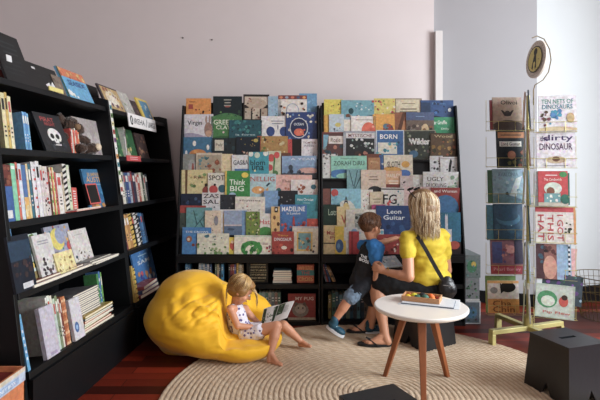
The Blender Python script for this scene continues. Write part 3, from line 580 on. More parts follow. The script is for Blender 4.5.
RACK_B = '''0|324|343|99|0|d6c944|yellow picture book with dark sprigs|s,18,3f5a3a/c9a02c/2a3a2c,.1,.2,.98,.95,.05
0|374|396|98|0|cdbf5c|pale green picture book with pink animals|s,26,c0604a/e0d8c0/8a9a44/5a4a3a/b83a34,.04,.05,.96,.95,.055
0|341|374|100|1|6aa4b0|teal picture book with a dark round shape and animals|c,.3,.5,.08,.14,1f4a50;s,8,7a4a34/3a3a34/d8cfc0,.1,.1,.95,.32,.05;r,0,0,1,.14,c0b89a;s,12,4a8a94/c9d8d8,.4,.5,.95,.9,.03;r,.93,.9,1,1,a83a30
0|395|422|98|0|cdc3a4|cream picture book with neat rows of letters|f,8a7c60,.04;l,.5,.78,.5,1,6a5f4a;l,.5,.55,.74,3,6f6450,.12
0|421|454|100|1|16467c|midnight blue picture book with a white moon|r,0,0,.3,.9,123458;c,.88,.55,.05,.09,e6f0f4;h,.3,0b1d34,.3;t,.55,.85,.4,.1,3a74a8,Moon;s,10,2060a0/0f2c50,.3,.4,.95,.95,.06
0|452|459|105|0|0e1a30|very dark blue picture book at the rack end|s,4,182a48,.1,.1,.9,.9,.1
1|324|331|115|0|d9a424|plain amber yellow picture book|r,0,.0,.2,1,c08a1c
1|329|344|114|1|b6c7cf|pale blue grey picture book with a small yellow mark|c,.6,.6,.2,.08,d0c060;s,6,7a8f9c/3a4650,.3,.05,.95,.5,.06
1|342|354|117|0|ddd6c4|cream white picture book with a narrow blue band|r,.85,0,1,1,a3bccb;r,0,.9,.8,1,8fb0c0
1|351|376|116|1|e0dcd4|white picture book with a large orange scribble|c,.7,.42,.28,.34,d8532a;s,12,e9a58a/c93f1f/f0d0c0,.45,.15,.95,.7,.045;l,.55,.85,.8,1,8a7f78;l,.12,.3,.1,3,7a7a74,.12
1|373|395|114|1|d99a22|amber picture book with a red and dark figure|c,.7,.4,.25,.24,9a2a1c;c,.6,.55,.14,.1,5a7a8a;s,7,2a2a34/8a3a24/3a5a5a,.4,.1,.98,.6,.06;r,0,0,1,.08,b8402a
1|394|409|112|0|8a5230|brown picture book with a tan shape|c,.6,.45,.3,.26,b87a44;p,5a3420,0,0,.3,0,.8,1,.6,1
1|433|460|117|0|1f8a5c|emerald green picture book with white letters|t,.42,.78,.6,.16,e0e8e0,dear Gruffle;c,.2,.3,.12,.14,b8342a;c,.2,.28,.06,.1,e0dcd0;t,.66,.5,.3,.1,c0d8c8,Dilly;h,.14,146a44
1|406|434|112|1|6a5a50|picture book with a grey elephant under a blue sky|r,0,.72,1,1,46587c;s,14,8a7f78/4a3f3a/a89684,.05,.1,.6,.6,.08;c,.68,.34,.14,.26,cbb384;s,8,8a5a34/3a2f2a,.5,.05,.98,.7,.06;l,.5,.85,.4,1,7a9ac0
2|321|343|132|0|5a3a38|dark picture book with a red frame and cream title block|f,8a3a34,.04;r,.28,.58,.98,.86,d8cfc6;t,.6,.72,.44,.16,6a5a54,Rosie;s,8,2f4a54/a86a54/7a8a8a,.1,.1,.9,.5,.09;p,6fa6b8,.04,.9,.28,.9,.2,.5,.04,.4
2|404|436|130|0|39413a|dark green grey picture book with curly white title|f,8f907a,.025;t,.48,.62,.66,.22,dfe4e0,Wilder;s,26,6a7a5a/8a8f7a/242c24/5a4a4a,.04,.06,.96,.94,.045;t,.5,.62,.66,.2,e6eae6,Wilder;c,.3,.2,.14,.12,3a6a8a
2|434|460|133|1|5a4632|brown picture book with ochre foliage|f,3a2c20,.03;s,22,8a6a2c/6a5a2c/a8803a/3a3a28/8a4a24,.05,.05,.95,.75,.07;t,.5,.88,.7,.1,b8a878,Wood
2|343|377|131|1|9aa0a6|grey framed picture book with a black forest picture|r,.08,.05,.92,.74,23282b;r,.08,.76,.92,.93,d4d2cf;t,.5,.845,.7,.12,6a2f2c,MYSTISCHE;s,18,8aa49c/c9d0cc/4a5a54,.1,.3,.9,.72,.045;c,.45,.2,.12,.1,3a2a24;s,4,a86a54,.4,.05,.7,.25,.05
2|376|404|130|1|1f5f98|blue picture book with white title and seaside|f,c3d0d8,.03;t,.45,.78,.62,.16,eef0ec,BORN;r,.06,.2,.75,.58,d8d8c8;s,14,2a7a8a/1f4a5a/4fa0a8/d8c89a,.05,.1,.9,.6,.07
3|321|336|154|0|cfcfca|white picture book with grey ink scribbles|s,20,3a3a3c/7a7a7c/55555a,.05,.5,.95,.98,.06;s,6,8a8a8a,.1,.1,.8,.5,.05
3|331|367|156|1|86c4ae|mint green picture book with a blue whale|t,.5,.68,.86,.2,44605a,ZORAH DIRU;l,.5,.88,.5,1,5a8a7c;c,.3,.22,.36,.2,2f6fa8;c,.44,.12,.3,.14,86c4ae;p,a04a3a,.45,.3,.6,.34,.62,.42,.5,.4
3|365|382|154|0|6f3826|red brown picture book with a small gold picture|r,.2,.35,.9,.85,a8784a;l,.55,.7,.5,2,d8b078;s,6,5a2a1c/b88a5a,.2,.3,.9,.7,.06
3|379|397|155|0|2f68a8|blue picture book with a white patch|s,8,d8dce0/8ab0d0,.1,.3,.7,.8,.08
3|384|413|155|1|d9d2bc|white picture book with bold black letters and yellow blot|c,.25,.3,.4,.22,c9942f;t,.34,.6,.44,.26,1c1c1e,SLOTH;c,.7,.22,.22,.16,2f68b0;c,.75,.6,.14,.14,d09a2c
3|430|443|156|0|c9ccce|white picture book with a black animal drawing|s,16,26282a/5a5c5e/3a3c3e,.1,.1,.9,.75,.09
3|442|459|157|1|cfd0d0|white picture book with a black dancer|p,161618,.45,.1,.55,.1,.7,.8,.62,.95,.5,.6;s,8,2a2a2c/4a4a4c,.3,.1,.9,.7,.05;r,.0,.9,1,.93,9a9a9a
4|347|362|169|0|6f9fa4|grey teal picture book with bare branches|p,2c4f58,.3,0,.36,0,.75,.95,.7,.95;p,2c4f58,.4,.4,.46,.4,.2,.95,.16,.95;p,2c4f58,.5,.3,.55,.3,.95,.7,.9,.74
4|361|386|170|1|cdb9a4|beige picture book with a round dark animal|c,.55,.22,.3,.2,2c2c30;c,.78,.26,.1,.1,2c2c30;l,.5,.75,.4,2,8a7464,.1;h,.08,5a6a3a;c,.82,.28,.02,.015,d8d0c8
4|385|402|171|0|d0a27a|tan picture book with a dark red lower half|r,0,0,1,.5,7a2c22;t,.5,.82,.8,.14,e8dcc6,MARLEY;c,.5,.3,.2,.1,4a5a2c;l,.5,.62,.7,2,e8dcc6,.09
4|400|413|176|1|c6b7b2|pale picture book with small dark animals|s,12,3a2f30/8a3a34/5a4a4a,.1,.05,.9,.75,.08
4|412|428|175|0|d3d6d0|white picture book with faint green drawing|s,12,8aa890/a8b8a8/6a8a7a,.2,.2,.9,.8,.05
4|426|462|172|2|cfd2d0|wide white picture book with pale green goose|t,.35,.72,.46,.16,54484a,UGLY;t,.37,.48,.56,.16,54484a,DUCKLING;h,.14,9ab0bc,.2;s,12,7a9a80/4a7a5a/a0b8a0,.65,.1,.98,.8,.06
5|321|333|189|0|7a4a40|brown pink picture book at the rack end|s,4,8a5a4c/5a342c,.1,.2,.9,.9,.1
5|331|361|189|1|7ebacb|light blue picture book with a pale arched hill|c,.5,.05,.36,.55,d3d6cc;c,.12,.85,.12,.14,b3322c;t,.5,.58,.16,.3,3a3f44,A;c,.5,.35,.1,.14,d0b86a;s,6,5aa0b8,.0,.2,.3,.7,.05
5|359|373|190|0|d8d4c8|white picture book with tangled letters|s,12,3a5a4a/b8483a/4a4a50,.2,.3,.85,.9,.045
5|370|384|192|1|cfc0a2|cream picture book with faint lines|l,.5,.7,.6,3,9a8a6c,.12;c,.5,.25,.2,.1,b89a6a
5|381|404|188|1|d3d1ca|white picture book with thick black and red letters|t,.38,.6,.6,.34,161618,FG;s,5,c2302c,.3,.4,.9,.8,.06;r,.0,.93,1,.97,2a2a2c;s,8,5aa0a8/3a6a74,.7,.2,.98,.9,.05
5|403|432|187|0|d0b3ad|pale pink picture book behind the woman|s,5,b88a84,.1,.3,.9,.9,.08
5|434|463|188|1|8f2a24|dark red picture book above the large blue one|t,.5,.88,.8,.1,e0dcd4,and Woman;c,.5,.3,.46,.45,2a6a9a
6|321|338|205|0|1c3a30|dark green picture book with a reddish face|t,.55,.75,.5,.2,a8c0a8,Lots;s,8,2c5a3c/6a3a34/1a2a24,.3,.05,.95,.6,.12
6|347|362|209|0|c2ccb0|pale green picture book with a faint pattern|s,8,9ab08a/e0e0d0,.05,.5,.95,.98,.09
6|337|350|207|1|ddc78c|cream yellow picture book with a red mark|t,.55,.55,.45,.3,b33a2c,V
6|346|376|210|2|d0cdc0|pale picture book with a grey animal vignette|r,.3,.15,.9,.85,8d9590;s,22,5a625c/b0b6ae/3f4742,.32,.17,.88,.83,.05
6|372|386|205|0|a8306a|pinkish red picture book behind the boy|s,5,7a1f4a,.1,.2,.9,.9,.1
6|376|412|206|1|173c70|deep blue picture book with white letters|t,.5,.8,.4,.15,d8e0e6,Leon;t,.5,.6,.6,.15,d8e0e6,Guitar;s,8,24548a/0f2a50,.05,.05,.9,.4,.08
6|410|438|207|1|c9bdb4|pale picture book hidden mostly by long fair hair|s,6,8a7a74,.1,.1,.9,.9,.08
7|321|338|226|0|d8c490|cream picture book with red letters|t,.45,.74,.5,.14,a83a2c,Mar;t,.6,.56,.4,.14,a83a2c,Py;r,0,.36,1,.4,3a3a3a
7|335|344|227|1|e0c22c|yellow picture book with a blue round shape|c,.5,.3,.45,.24,2a5a8c;c,.4,.3,.16,.1,5a90b8
7|343|357|228|0|d2d3d0|white picture book with blue corner|c,.8,.75,.3,.2,6f9cc0;r,0,0,.2,.5,d8b83a
7|349|359|232|1|b0202a|red picture book standing askew beside white ones|r,.2,0,.4,1,8a1820
7|356|384|230|0|cfccc2|pale picture book just behind the boy|s,10,5aa0b0/b8483a/8a8a84,.05,.3,.95,.95,.07
7|377|403|235|1|932420|red picture book with pale flowers|s,10,d8c8b8/c94a3c/5a1414,.1,.05,.95,.5,.06;l,.5,.8,.5,1,d8b8a8
7|403|434|235|0|5a3a30|brown picture book behind the woman's shoulder|s,6,7a5a44/3a2a24,.1,.1,.9,.9,.1
7|434|461|213|1|1f6f8f|large blue picture book with a white castle shape|r,.36,.3,.66,.6,d6dde6;r,.42,.6,.52,.9,d6dde6;p,d6dde6,.42,.88,.44,.98,.47,.9,.5,.98,.52,.88;c,.26,.42,.1,.14,c6d3dd;r,0,0,1,.3,2a2024;c,.75,.22,.2,.1,b3402a;s,6,8fb0c0,.05,.6,.35,.95,.03
'''
def rack_books(txt, where):
    rows = [r.split('|') for r in txt.strip().split('\n')]
    rnd = random.Random(11)
    for tier, x0, x1, top, lay, col, desc, spec in rows:
        k = int(tier); x0, x1, top, lay = float(x0), float(x1), float(top), int(lay)
        D, z = TIER[k]; t = .005
        y = D + .026 - .006 * lay
        w = (x1 - x0) * D / 480; h = (122 + 19 * k - top) * D / 480 / 1
        xc = ((x0 + x1) / 2 - 300) * y / 480
        lo, hi = (-.904, .134) if x1 < 320.5 else (.174, 1.209)
        xc = min(max(xc, lo + w / 2), hi - w / 2)
        M = Matrix.Translation((xc, y, z + .0015)) @ Matrix.Rotation(R(-2.5), 4, 'X') @ Matrix.Rotation(R(rnd.uniform(-.7, .7)), 4, 'Y')
        o = book('picture_book', w, h, t, col, spec, M=M, seed=k)
        tag(o, '%s, %s tier, %s' % (desc, ORD[k], where), 'book', 'picture books on the display racks')
rack_books(RACK_A, 'beanbag rack')
rack_books(RACK_B, 'rack by woman')

# ---------------------------------------------------------------- things on the black bookcases
SH = ['bottom', 'fourth', 'third', 'second', 'top']
def face(px0, px1, k, h, col, label, spec='', back=.02, lean=6, t=.012, name='picture_book', up=0, group='books facing out on the bookcases', z=None, w=None, roll=0):
    z = ZS[k] if z is None else z
    a, b_ = s_at(px0, z, back), s_at(px1, z, back)
    w = w or b_ - a
    M = G(z, (a + b_) / 2, back, True, .001 + up) @ Matrix.Rotation(R(roll), 4, 'Y') @ Matrix.Rotation(R(-lean), 4, 'X')
    o = book(name, w, h, t, col, spec, M=M)
    return tag(o, label, 'book', group)
CN = {}
def spines(k, s, rows, where, back=.03, lean=2, z=None, kt=1):
    """rows: thickness cm, height cm, depth cm, colour, label words, spine print"""
    z = ZS[k] if z is None else z
    rnd = random.Random(int(s * 1000) + k)
    for r in rows:
        t, h, d, col, words = r[0] * kt / 100, r[1] / 100, r[2] / 100, r[3], r[4]
        sp = r[5] if len(r) > 5 else 'r,.2,.7,.8,.9,%s;l,.5,.4,.5,3,%s,.08' % (rnd.choice(['e0dcd0', '2a2a2a', 'b8382c']), rnd.choice(['3a3a3a', 'e0dcd0']))
        M = G(z, s + t, back, False, .001) @ Matrix.Translation((d / 2, 0, 0)) @ Matrix.Rotation(R(-lean), 4, 'X')
        M = G(z, s, back + d / 2, False, .001) @ Matrix.Rotation(R(lean), 4, 'X')
        o = book('book', d, h, t, col, '', sp, M=M, seed=k)
        tag(o, '%s %s' % (words, where), 'book', 'books standing spine outward')
        s += t + .0015
    return s
def flat(k, px, w, d, t, col, label, up=0.0, back=.02, rot=0, z=None, name='book', spec='', spine=''):
    """a book lying down, long side along the shelf"""
    z = ZS[k] if z is None else z
    s = s_at(px, z, back)
    M = G(z, s, back, True, up + .001) @ Matrix.Rotation(R(rot), 4, 'Z') @ Matrix.Translation((w / 2, 0, 0)) @ Matrix.Rotation(R(-90), 4, 'X') @ Matrix.Translation((0, t, 0)) @ Matrix.Rotation(R(180), 4, 'Z')
    M = G(z, s, back, True, up + .001 + t) @ Matrix.Rotation(R(rot), 4, 'Z') @ Matrix.Translation((w / 2, d, 0)) @ Matrix.Rotation(R(90), 4, 'X') @ Matrix.Rotation(R(0), 4, 'Z')
    M = G(z, s, back, True, up + .001) @ Matrix.Rotation(R(rot), 4, 'Z') @ Matrix.Translation((w / 2, 0, 0)) @ Matrix.Rotation(R(-90), 4, 'X')
    o = book(name, w, d, t, col, spec, '', M=M)
    # the book's height now points to the back of the shelf, its front cover up
    return tag(o, label, 'book', 'books lying flat on the bookcases')

# top of the near bookcase
tx = 'l,.5,.8,.7,3,2c3436,.1;l,.45,.45,.8,4,20282a,.09'
face(-14, 8, 4, .235, 'cfccd0', 'white picture book with a red patch at the near end of the bookcase top', 'r,.2,.0,.9,.28,a83a2c;s,6,8a8a94,.2,.4,.9,.9,.06', .07, 12)
face(3, 31, 4, .265, '15191b', 'tall black picture book with faint writing on the bookcase top', tx, .03, 14)
tag(MB().box((-.015, -.002, 0), (.02, 0, .03), 'd8d8d8').build('price_tag', FLATP, matrix=G(1.564, s_at(9, 1.564) - .0, -.0, True, .085)), 'small white price tag in front of the tall black book', 'price tag')
face(30, 62, 4, .165, '131718', 'low black picture book with a white splash drawing on the bookcase top', 'p,dedede,.45,.3,.6,.42,.62,.3,.72,.5,.76,.32,.9,.4,.84,.25,.95,.12,.7,.15,.6,.08;r,.2,.78,.3,.86,c8c8c8;l,.4,.6,.5,2,22282a', .05, 16)
tag(MB().box((0, -.006, 0), (.13, 0, .022), 'd8c86a').build('shelf_label', FLATP, matrix=G(1.564, s_at(46, 1.564) , -.004)), 'pale yellow label strip at the front edge of the bookcase top', 'label strip')
face(55, 66, 4, .13, '7a6a5c', 'small brown grey picture book beside the black ones', 's,10,4a3f38/9a8a78/5a5048,.05,.05,.95,.95,.1', .05, 14)
face(66, 92, 4, .205, '4aa0cc', 'blue and orange picture book leaning on the bookcase top', 'r,0,.72,1,1,c9682c;s,12,d8a050/a8401c/d8c070,.02,.74,.98,.98,.05;t,.55,.56,.66,.17,1f4a8a,SEASIDE;s,5,e0e4e4,.1,.02,.4,.2,.07;r,0,0,.04,1,2a5a44', .04, 17)
face(83, 96, 4, .185, '17191a', 'black upright display book with pale edge behind the blue one', 'r,.92,0,1,1,c9c9c4', .17, 3, .03)
face(105, 125, 4, .19, '3a2f34', 'dark framed picture book with a golden pattern on the bookcase top', 'r,.08,.06,.94,.94,b89a5a;c,.5,.5,.3,.34,dccfb0;s,24,8a3a2c/d8b060/5a3a5a/c9c0a0,.1,.1,.92,.92,.05;c,.5,.45,.18,.2,e0d8c4', .04, 17)
face(124, 134, 4, .19, 'b9b8b0', 'pale grey picture book beside the golden one', 's,10,8a9a80/9a9aa4/d8d8cc,.1,.1,.9,.9,.07', .04, 17)
face(132, 143, 4, .15, '3a2a30', 'dark purple brown picture book between pale and yellow ones', 's,14,6a4a44/2a2024/5a3a4a,.05,.05,.95,.95,.08', .05, 17)
face(142, 153, 4, .19, 'e0c22c', 'yellow picture book with a blue scene on the bookcase top', 'r,.2,.08,.92,.9,2f86b0;s,6,1f5a80/8ac0d0/d8e0d0,.2,.1,.9,.85,.07', .04, 16)

# near bookcase, second shelf
e = spines(3, .085, [(2.6, 26, 20, 'd8cf9a', 'cream book nearest the open end'), (1.6, 26.5, 20, 'c9a84a', 'ochre book second from the open end'), (2.2, 25, 19, 'e0d8b0', 'pale yellow book third from the open end')], 'on the shelf with the plush toy')
spines(3, s_at(28.5, 1.246), [(1.6, 18.5, 15, '5aa0d0', 'sky blue book with white specks'), (1.4, 18.5, 15, '3f86c0', 'mid blue book'), (1.2, 18, 15, '6ab0d8', 'light blue book')], 'before the skull book', .02, 1)
face(43, 69, 3, .215, '202428', 'black picture book with a white skull and red letters', 't,.45,.84,.5,.12,b0302c,PIRAT;t,.5,.72,.4,.09,a82c28,NIGHT;c,.52,.42,.25,.2,dcdcd8;r,.38,.16,.66,.34,dcdcd8;c,.42,.4,.07,.07,14181c;c,.62,.4,.07,.07,14181c;p,14181c,.5,.28,.54,.28,.52,.34;s,10,3a4048/2c3238,.05,.02,.95,.25,.05;l,.52,.2,.24,1,202428', .02, 14)
face(75, 106, 3, .235, 'a8a09e', 'large pale grey board book with a striped edge behind the orange books', 's,5,b8b0ae,.1,.2,.8,.8,.12;' + ';'.join('r,.93,%.2f,1,%.2f,2a2a2c' % (i * .1, i * .1 + .05) for i in range(10)), .075, 4, .014)
spines(3, s_at(76, 1.246), [(1.3, 14.5, 12, 'c83a2c', 'red book'), (1.2, 14, 12, 'ddd6cc', 'white book'), (1.8, 14, 12, 'd8562c', 'orange red book'), (1.0, 15, 12, 'e0dccc', 'ivory book'), (2.0, 14, 12, 'd24a24', 'deep orange book'), (1.2, 13, 12, 'dd7a3c', 'light orange book')], 'beside the plush toy', .03, 3)

def plush():
    root = empty('plush_toy', matrix=G(1.246, s_at(69, 1.246, .1), .10, True, .0)); tag(root, 'shaggy dark brown plush animal toy sitting beside the skull book', 'plush toy')
    mb = MB(); mb.ball((0, 0, .075), (.06, .05, .075)); mb.ball((-.012, -.02, .175), (.052, .05, .05)); mb.ball((-.06, .0, .215), (.028, .02, .03)); mb.ball((.045, .0, .205), (.03, .02, .032))
    mb.cap((-.05, -.01, .12), .022, (-.105, -.04, .1), .02); mb.cap((.05, -.01, .12), .022, (.10, -.05, .085), .026)
    mb.cap((-.03, -.03, .03), .027, (-.05, -.10, .03), .026); mb.cap((.035, -.03, .03), .027, (.075, -.10, .035), .03)
    mb.ball((.085, -.02, .165), (.035, .03, .035))
    dsp = lambda p, nn: .010 * abs(noise.noise(p * 60)) + .006 * noise.noise(p * 120)
    link('body', remeshed(mb, .005, 2, .5, dsp), mat('brown_fur', '3c2a20', .95, 90, .5, .6, sheen=.3), root)
    m2 = MB(); m2.ball((-.012, -.068, .163), (.025, .02, .02)); link('muzzle', remeshed(m2, .004, 2, .5), mat('tan_fur', '7a6048', .95, 90, .3, .4), root)
    m3 = MB(); m3.ball((.085, -.128, .04), (.026, .018, .024)); link('paw_pad', remeshed(m3, .004, 2, .5), mat('cream_fur', 'c9b8a0', .95, 90, .2, .4), root)
    for x in (-.03, .008): MB().ball((x, -.066, .185), .005).build('eye', BLACK, root, color=False)
plush()

# near bookcase, third shelf
stripe = lambda a, b_, n: ';'.join('r,0,%.3f,1,%.3f,%s' % (i / n, (i + .5) / n, [a, b_][i % 2]) for i in range(n))
zig = ';'.join('p,1a1a1a,0,%.3f,1,%.3f,1,%.3f,0,%.3f' % (i / 9, i / 9 + .05, i / 9 + .1, i / 9 + .05) for i in range(9))
e = spines(2, s_at(9, .925), [
    (5.2, 25.5, 18, '23589a', 'thick blue boxed book with dark red top', 'r,0,.62,1,1,6b2a20;s,10,8a4a30/3a1c18,.1,.64,.9,.95,.2;r,.3,.06,.8,.2,d8d8d8'),
    (2.0, 26, 20, '7cc8a0', 'mint green book', 'r,.1,.9,.9,.96,e8f0e8'),
    (1.0, 26.5, 20, 'c8523c', 'thin red book beside the mint one'), (1.6, 26, 20, 'c9d6e0', 'pale ice blue book'),
    (2.0, 25.5, 20, '3f6aa0', 'blue book with a golden foot', 'r,0,.0,1,.4,d8a84a;s,8,e0c890,.1,.05,.9,.4,.3'), (1.0, 26, 20, 'd9c08a', 'thin sand coloured book'),
    (1.2, 26, 20, '2f6a7c', 'thin petrol blue book'), (2.6, 27, 20, 'd8d4d6', 'white book with red diamonds', stripe('c23a34', 'd8d4d6', 12) + ';r,0,0,.35,1,dcdadc;r,.8,0,1,1,dcdadc'),
    (1.8, 27.5, 20, 'dcdadc', 'tall plain white book'), (1.4, 25.5, 19, 'cfc8c4', 'off white book'),
    (2.6, 25, 19, 'd0c6c0', 'white book with red scrawl', 's,16,b8443c/4a3a3a,.1,.1,.9,.9,.2'), (1.0, 24.5, 19, '5a2a24', 'thin maroon book'),
    (2.4, 24.5, 19, 'd6d0a0', 'cream book with green and red stripes', stripe('6a9a50', 'dccfb8', 8) + ';r,.3,0,.5,1,c83a34;r,.55,0,.7,1,d8c84a'),
    (1.2, 22, 17, 'b8483c', 'thin brick red book'), (3.0, 21.5, 17, 'd9d4cc', 'thick white book'), (1.0, 22, 17, 'c9b89a', 'thin tan book')], 'on the shelf under the skull book', kt=1.5)
spines(2, e + .002, [(2.8, 26.5, 18, 'd8d4cc', 'black and white zigzag book', zig), (2.4, 26, 17, 'c2ceb0', 'pale green cream book')], 'beside the big blue book', kt=1.2)
face(87, 116, 2, .25, '2173a4', 'large blue picture book with orange title letters', 't,.5,.86,.7,.1,c9a060,BUMPER BOOK;t,.5,.73,.84,.14,d8a468,AUSTRALIA;l,.55,.6,.5,1,8ab0c8;s,14,2f86b4/1a5f90,.05,.1,.95,.55,.08;s,12,c98a3c/a8602c,.02,.0,.98,.1,.05;c,.8,.45,.07,.05,4a7a9a', .10, 6)
spines(2, s_at(78, .925), [(5, 13.5, 12, 'c8382c', 'thick red book', 'l,.5,.85,.6,8,e8dcd4,.1')], 'standing before the big blue book', .03, 4)
face(87, 98, 2, .125, '1a1a1c', 'small dark picture book with a red border', 'f,c8382c,.07', .03, 8, .02, up=.024)
flat(2, 76, .27, .06, .006, 'c8342c', 'red magazine lying at the shelf edge under a white one', 0, -.032)
flat(2, 77, .262, .06, .005, 'd6cfc9', 'white magazine lying on the red one', .0065, -.03)

# near bookcase, fourth shelf
face(13, 34, 1, .245, '111c2c', 'dark blue picture book with a white price label', 'r,0,.55,1,.9,1c3850;s,10,3a2a2c/4a3434,.1,.2,.9,.6,.1;r,.35,.04,.85,.14,c9ccd0', .0, 3)
spines(1, s_at(14, .62, .12), [(2.4, 28, 12, '4a8ab8', 'blue book behind the dark blue one')], 'on the fourth shelf', .13, 1)
face(29, 43, 1, .235, 'd9c23c', 'yellow and green picture book with a tree', 'r,.15,0,1,1,c9d8d0;s,20,3f6a34/6a8a3a/2a4a2c/d8b84a,.15,.3,.95,.95,.08;h,.25,8a7a44', .05, 8, w=.15)
face(40, 58, 1, .225, 'cfcdca', 'white picture book with a grey animal drawing', 's,22,3a3438/7a7478/5a4448,.15,.08,.9,.5,.07;l,.5,.85,.6,2,9a9aa4', .03, 8)
face(52, 76, 1, .25, 'a0a4b8', 'busy coloured picture book with a yellow moon', 's,40,b8483c/5a7ab8/7a5a9a/d8d8d0/3f8a8a/d8a03c,.02,.02,.98,.98,.04;c,.4,.7,.26,.24,e0cf5a;c,.52,.76,.18,.18,9aa4c0;c,.85,.5,.14,.12,c02a2a', .10, 8)
face(57, 75, 1, .115, 'e0d490', 'cream picture book with a rounded speckled dome', 's,18,a88a4a/8a6a3c/e8e0b0,.1,.15,.9,.8,.05', .02, 10)
face(74, 92, 1, .205, 'd6d2cc', 'white picture book with a row of small people', 's,16,5a4a3c/3a4a5a/8a7a64,.1,.08,.95,.42,.05;l,.5,.85,.6,1,a8a8a4', .09, 9)
flat(1, 36, .20, .16, .012, '7c1f1c', 'dark red book lying below the white animal book', .013, .0)
flat(1, 34, .30, .2, .012, 'd9d5cf', 'long white magazine lying at the near end', 0, -.02)
flat(1, 66, .17, .15, .01, '6a241c', 'brown red book lying below the speckled dome', .012, .01)
flat(1, 60, .36, .2, .011, 'd4cfc8', 'white magazine lying in the middle of the fourth shelf', 0, -.01)
flat(1, 96, .30, .22, .008, 'cfccc6', 'pale grey magazine reaching to the far upright', .0, -.03, 2)
flat(1, 92, .30, .2, .008, 'dedad2', 'white magazine lying askew on the far pile', .009, -.02, -3)
flat(1, 90, .26, .18, .006, '8f8f8c', 'grey magazine on top of the far pile', .018, .0, 1)

# near bookcase, bottom shelf
spines(0, s_at(30, .281), [(1.8, 25, 18, '4a9ac8', 'bright blue book', 'l,.5,.7,.6,5,d8e6ee,.12')], 'at the near end of the bottom shelf', .01, -4)
spines(0, s_at(35, .281), [(1.2, 25, 18, '3a2a24', 'dark brown book'), (1.2, 26, 18, 'd4ccc0', 'pale sand book')], 'behind the pale lilac book', .06, -2)
face(43, 56, 0, .235, 'bdb8c8', 'pale lilac book with cream edges turned outward', 'r,.3,.03,.8,.09,9a94ac', .02, 3, .02)
spines(0, s_at(57, .281), [(1.0, 27, 18, 'dcdcd4', 'slim white book'), (1.8, 27.5, 19, 'd4dcd2', 'pale grey green book'), (1.4, 27, 19, 'd9d6c8', 'ivory book'), (1.6, 25, 18, 'b8ccc0', 'pale sage book'),
    (1.6, 26, 18, '7a8a6a', 'olive grey book'), (1.0, 24, 17, 'e0dccc', 'thin white book'), (1.0, 24, 17, '7a2f2a', 'maroon book'), (1.6, 24, 17, 'b0602c', 'rust brown book', stripe('d8a070', 'a0501c', 9)), (1.4, 24, 17, 'c9783c', 'amber brown book', stripe('e0b080', 'b0602c', 9))], 'beside the lilac book', .02, -2, kt=1.15)
face(72, 82, 0, .21, 'cdcbd2', 'white book with a round blue emblem turned outward', 'c,.35,.3,.2,.13,2f5f9a;c,.35,.3,.1,.06,8ab0d8', .02, 3, .018)
for i in range(11):
    flat(0, 77 + (i % 3) * .3, .27, .2, .0105, ['9a989c', '8a888e', 'a6a4a6'][i % 3], 'grey stapled magazine, %s of the stack on the bottom shelf' % ['lowest', 'second lowest', 'third lowest', 'fourth lowest', 'fifth lowest', 'middle one', 'fifth from top', 'fourth from top', 'third from top', 'second from top', 'topmost'][i], .085 + i * .0112, .055, rot=(i % 3) - 1)
for i, (c_, w_) in enumerate([('d8d4c0', 'cream book'), ('c23a2c', 'red book'), ('8ab07a', 'soft green book'), ('d0cfc6', 'white book'), ('d8662c', 'orange book'), ('5a7a8a', 'slate blue book'), ('d9b84a', 'yellow book')]):
    flat(0, 84 + i * .5, .32 - .01 * (i % 3), .16, .0115, c_, '%s lying in the mixed pile on the bottom shelf' % w_, i * .0120, .02, rot=(i * 7 % 5) - 2)
spines(0, s_at(116, .281) - .01, [(2.2, 26, 8, '3f8a4a', 'bright green book', 's,10,8ac0d0/d8e0b0,.1,.1,.9,.9,.3'), (2.0, 27, 8, '2f6aa8', 'strong blue book', 's,10,8ad0a0/d8e0e8,.1,.1,.9,.9,.3'), (1.6, 26, 8, '6aa84a', 'leaf green book')], 'at the far end of the bottom shelf', .09, 2)

# far bookcase
face(117, 136, 3, .235, '2f6a3f', 'green picture book with garden foliage', 's,40,1f4a2c/4a8a50/8aa870/1a3a24/c9b870,.02,.02,.98,.98,.05;c,.5,.15,.14,.1,c9c0a0', .09, 7)
spines(3, s_at(136, 1.246) - .03, [(1.4, 23, 15, 'd8d6d0', 'white book'), (1.0, 22, 15, '9a8a7a', 'beige grey book')], 'beside the green garden book', .06, 2)
face(138, 148, 3, .215, '4a3a38', 'dark picture book with warm specks', 's,16,8a5a4a/2a2224/a87a5a,.05,.05,.95,.95,.08', .08, 7)
tg = MB().box((0, -.004, 0), (.24, 0, .04), 'b81f24'); art(tg, 'l,.5,.7,.8,1,e8c8c8,.2;l,.5,.35,.6,1,e8c8c8,.2', lambda u, v, k: (.24 * u, -.0042 - .0002 * k, .04 * v), random, 6)
tag(tg.build('price_label', FLATP, matrix=G(1.246, s_at(125, 1.246), -.002, True, -.03)), 'red shelf label below the green garden book', 'price label')
spines(2, 1.11, [(1.8, 22, 16, '8a7a5a', 'khaki book'), (3.0, 21, 16, 'c9964a', 'thick amber book', 'r,0,.5,1,.9,3a2a20'), (1.6, 21, 15, '2a2424', 'blackish brown book'), (2.0, 22.5, 16, 'd4cfc2', 'tall white book'), (1.2, 22, 16, '5a6a7a', 'slate book'),
    (2.2, 22, 16, '2f4a80', 'navy blue book'), (1.6, 22, 16, '9aa8b8', 'pale grey blue book'), (1.4, 23, 16, '6a2f3a', 'plum book'), (2.2, 22, 16, '3a3a50', 'indigo book'), (1.6, 21, 16, 'c8b8b0', 'pale pink beige book'),
    (1.6, 20.5, 15, 'a8483a', 'rusty red book'), (2.0, 22, 16, 'd0c8b4', 'cream book'), (1.4, 22, 16, '4a5a4a', 'moss green book'), (1.4, 20, 15, 'b0aca0', 'warm grey book'), (1.8, 21, 15, '26303a', 'dark slate book')], 'on the third shelf of the far bookcase', .06, 0, kt=2.2)
sp = lambda a, b_: stripe(a, b_, 14)
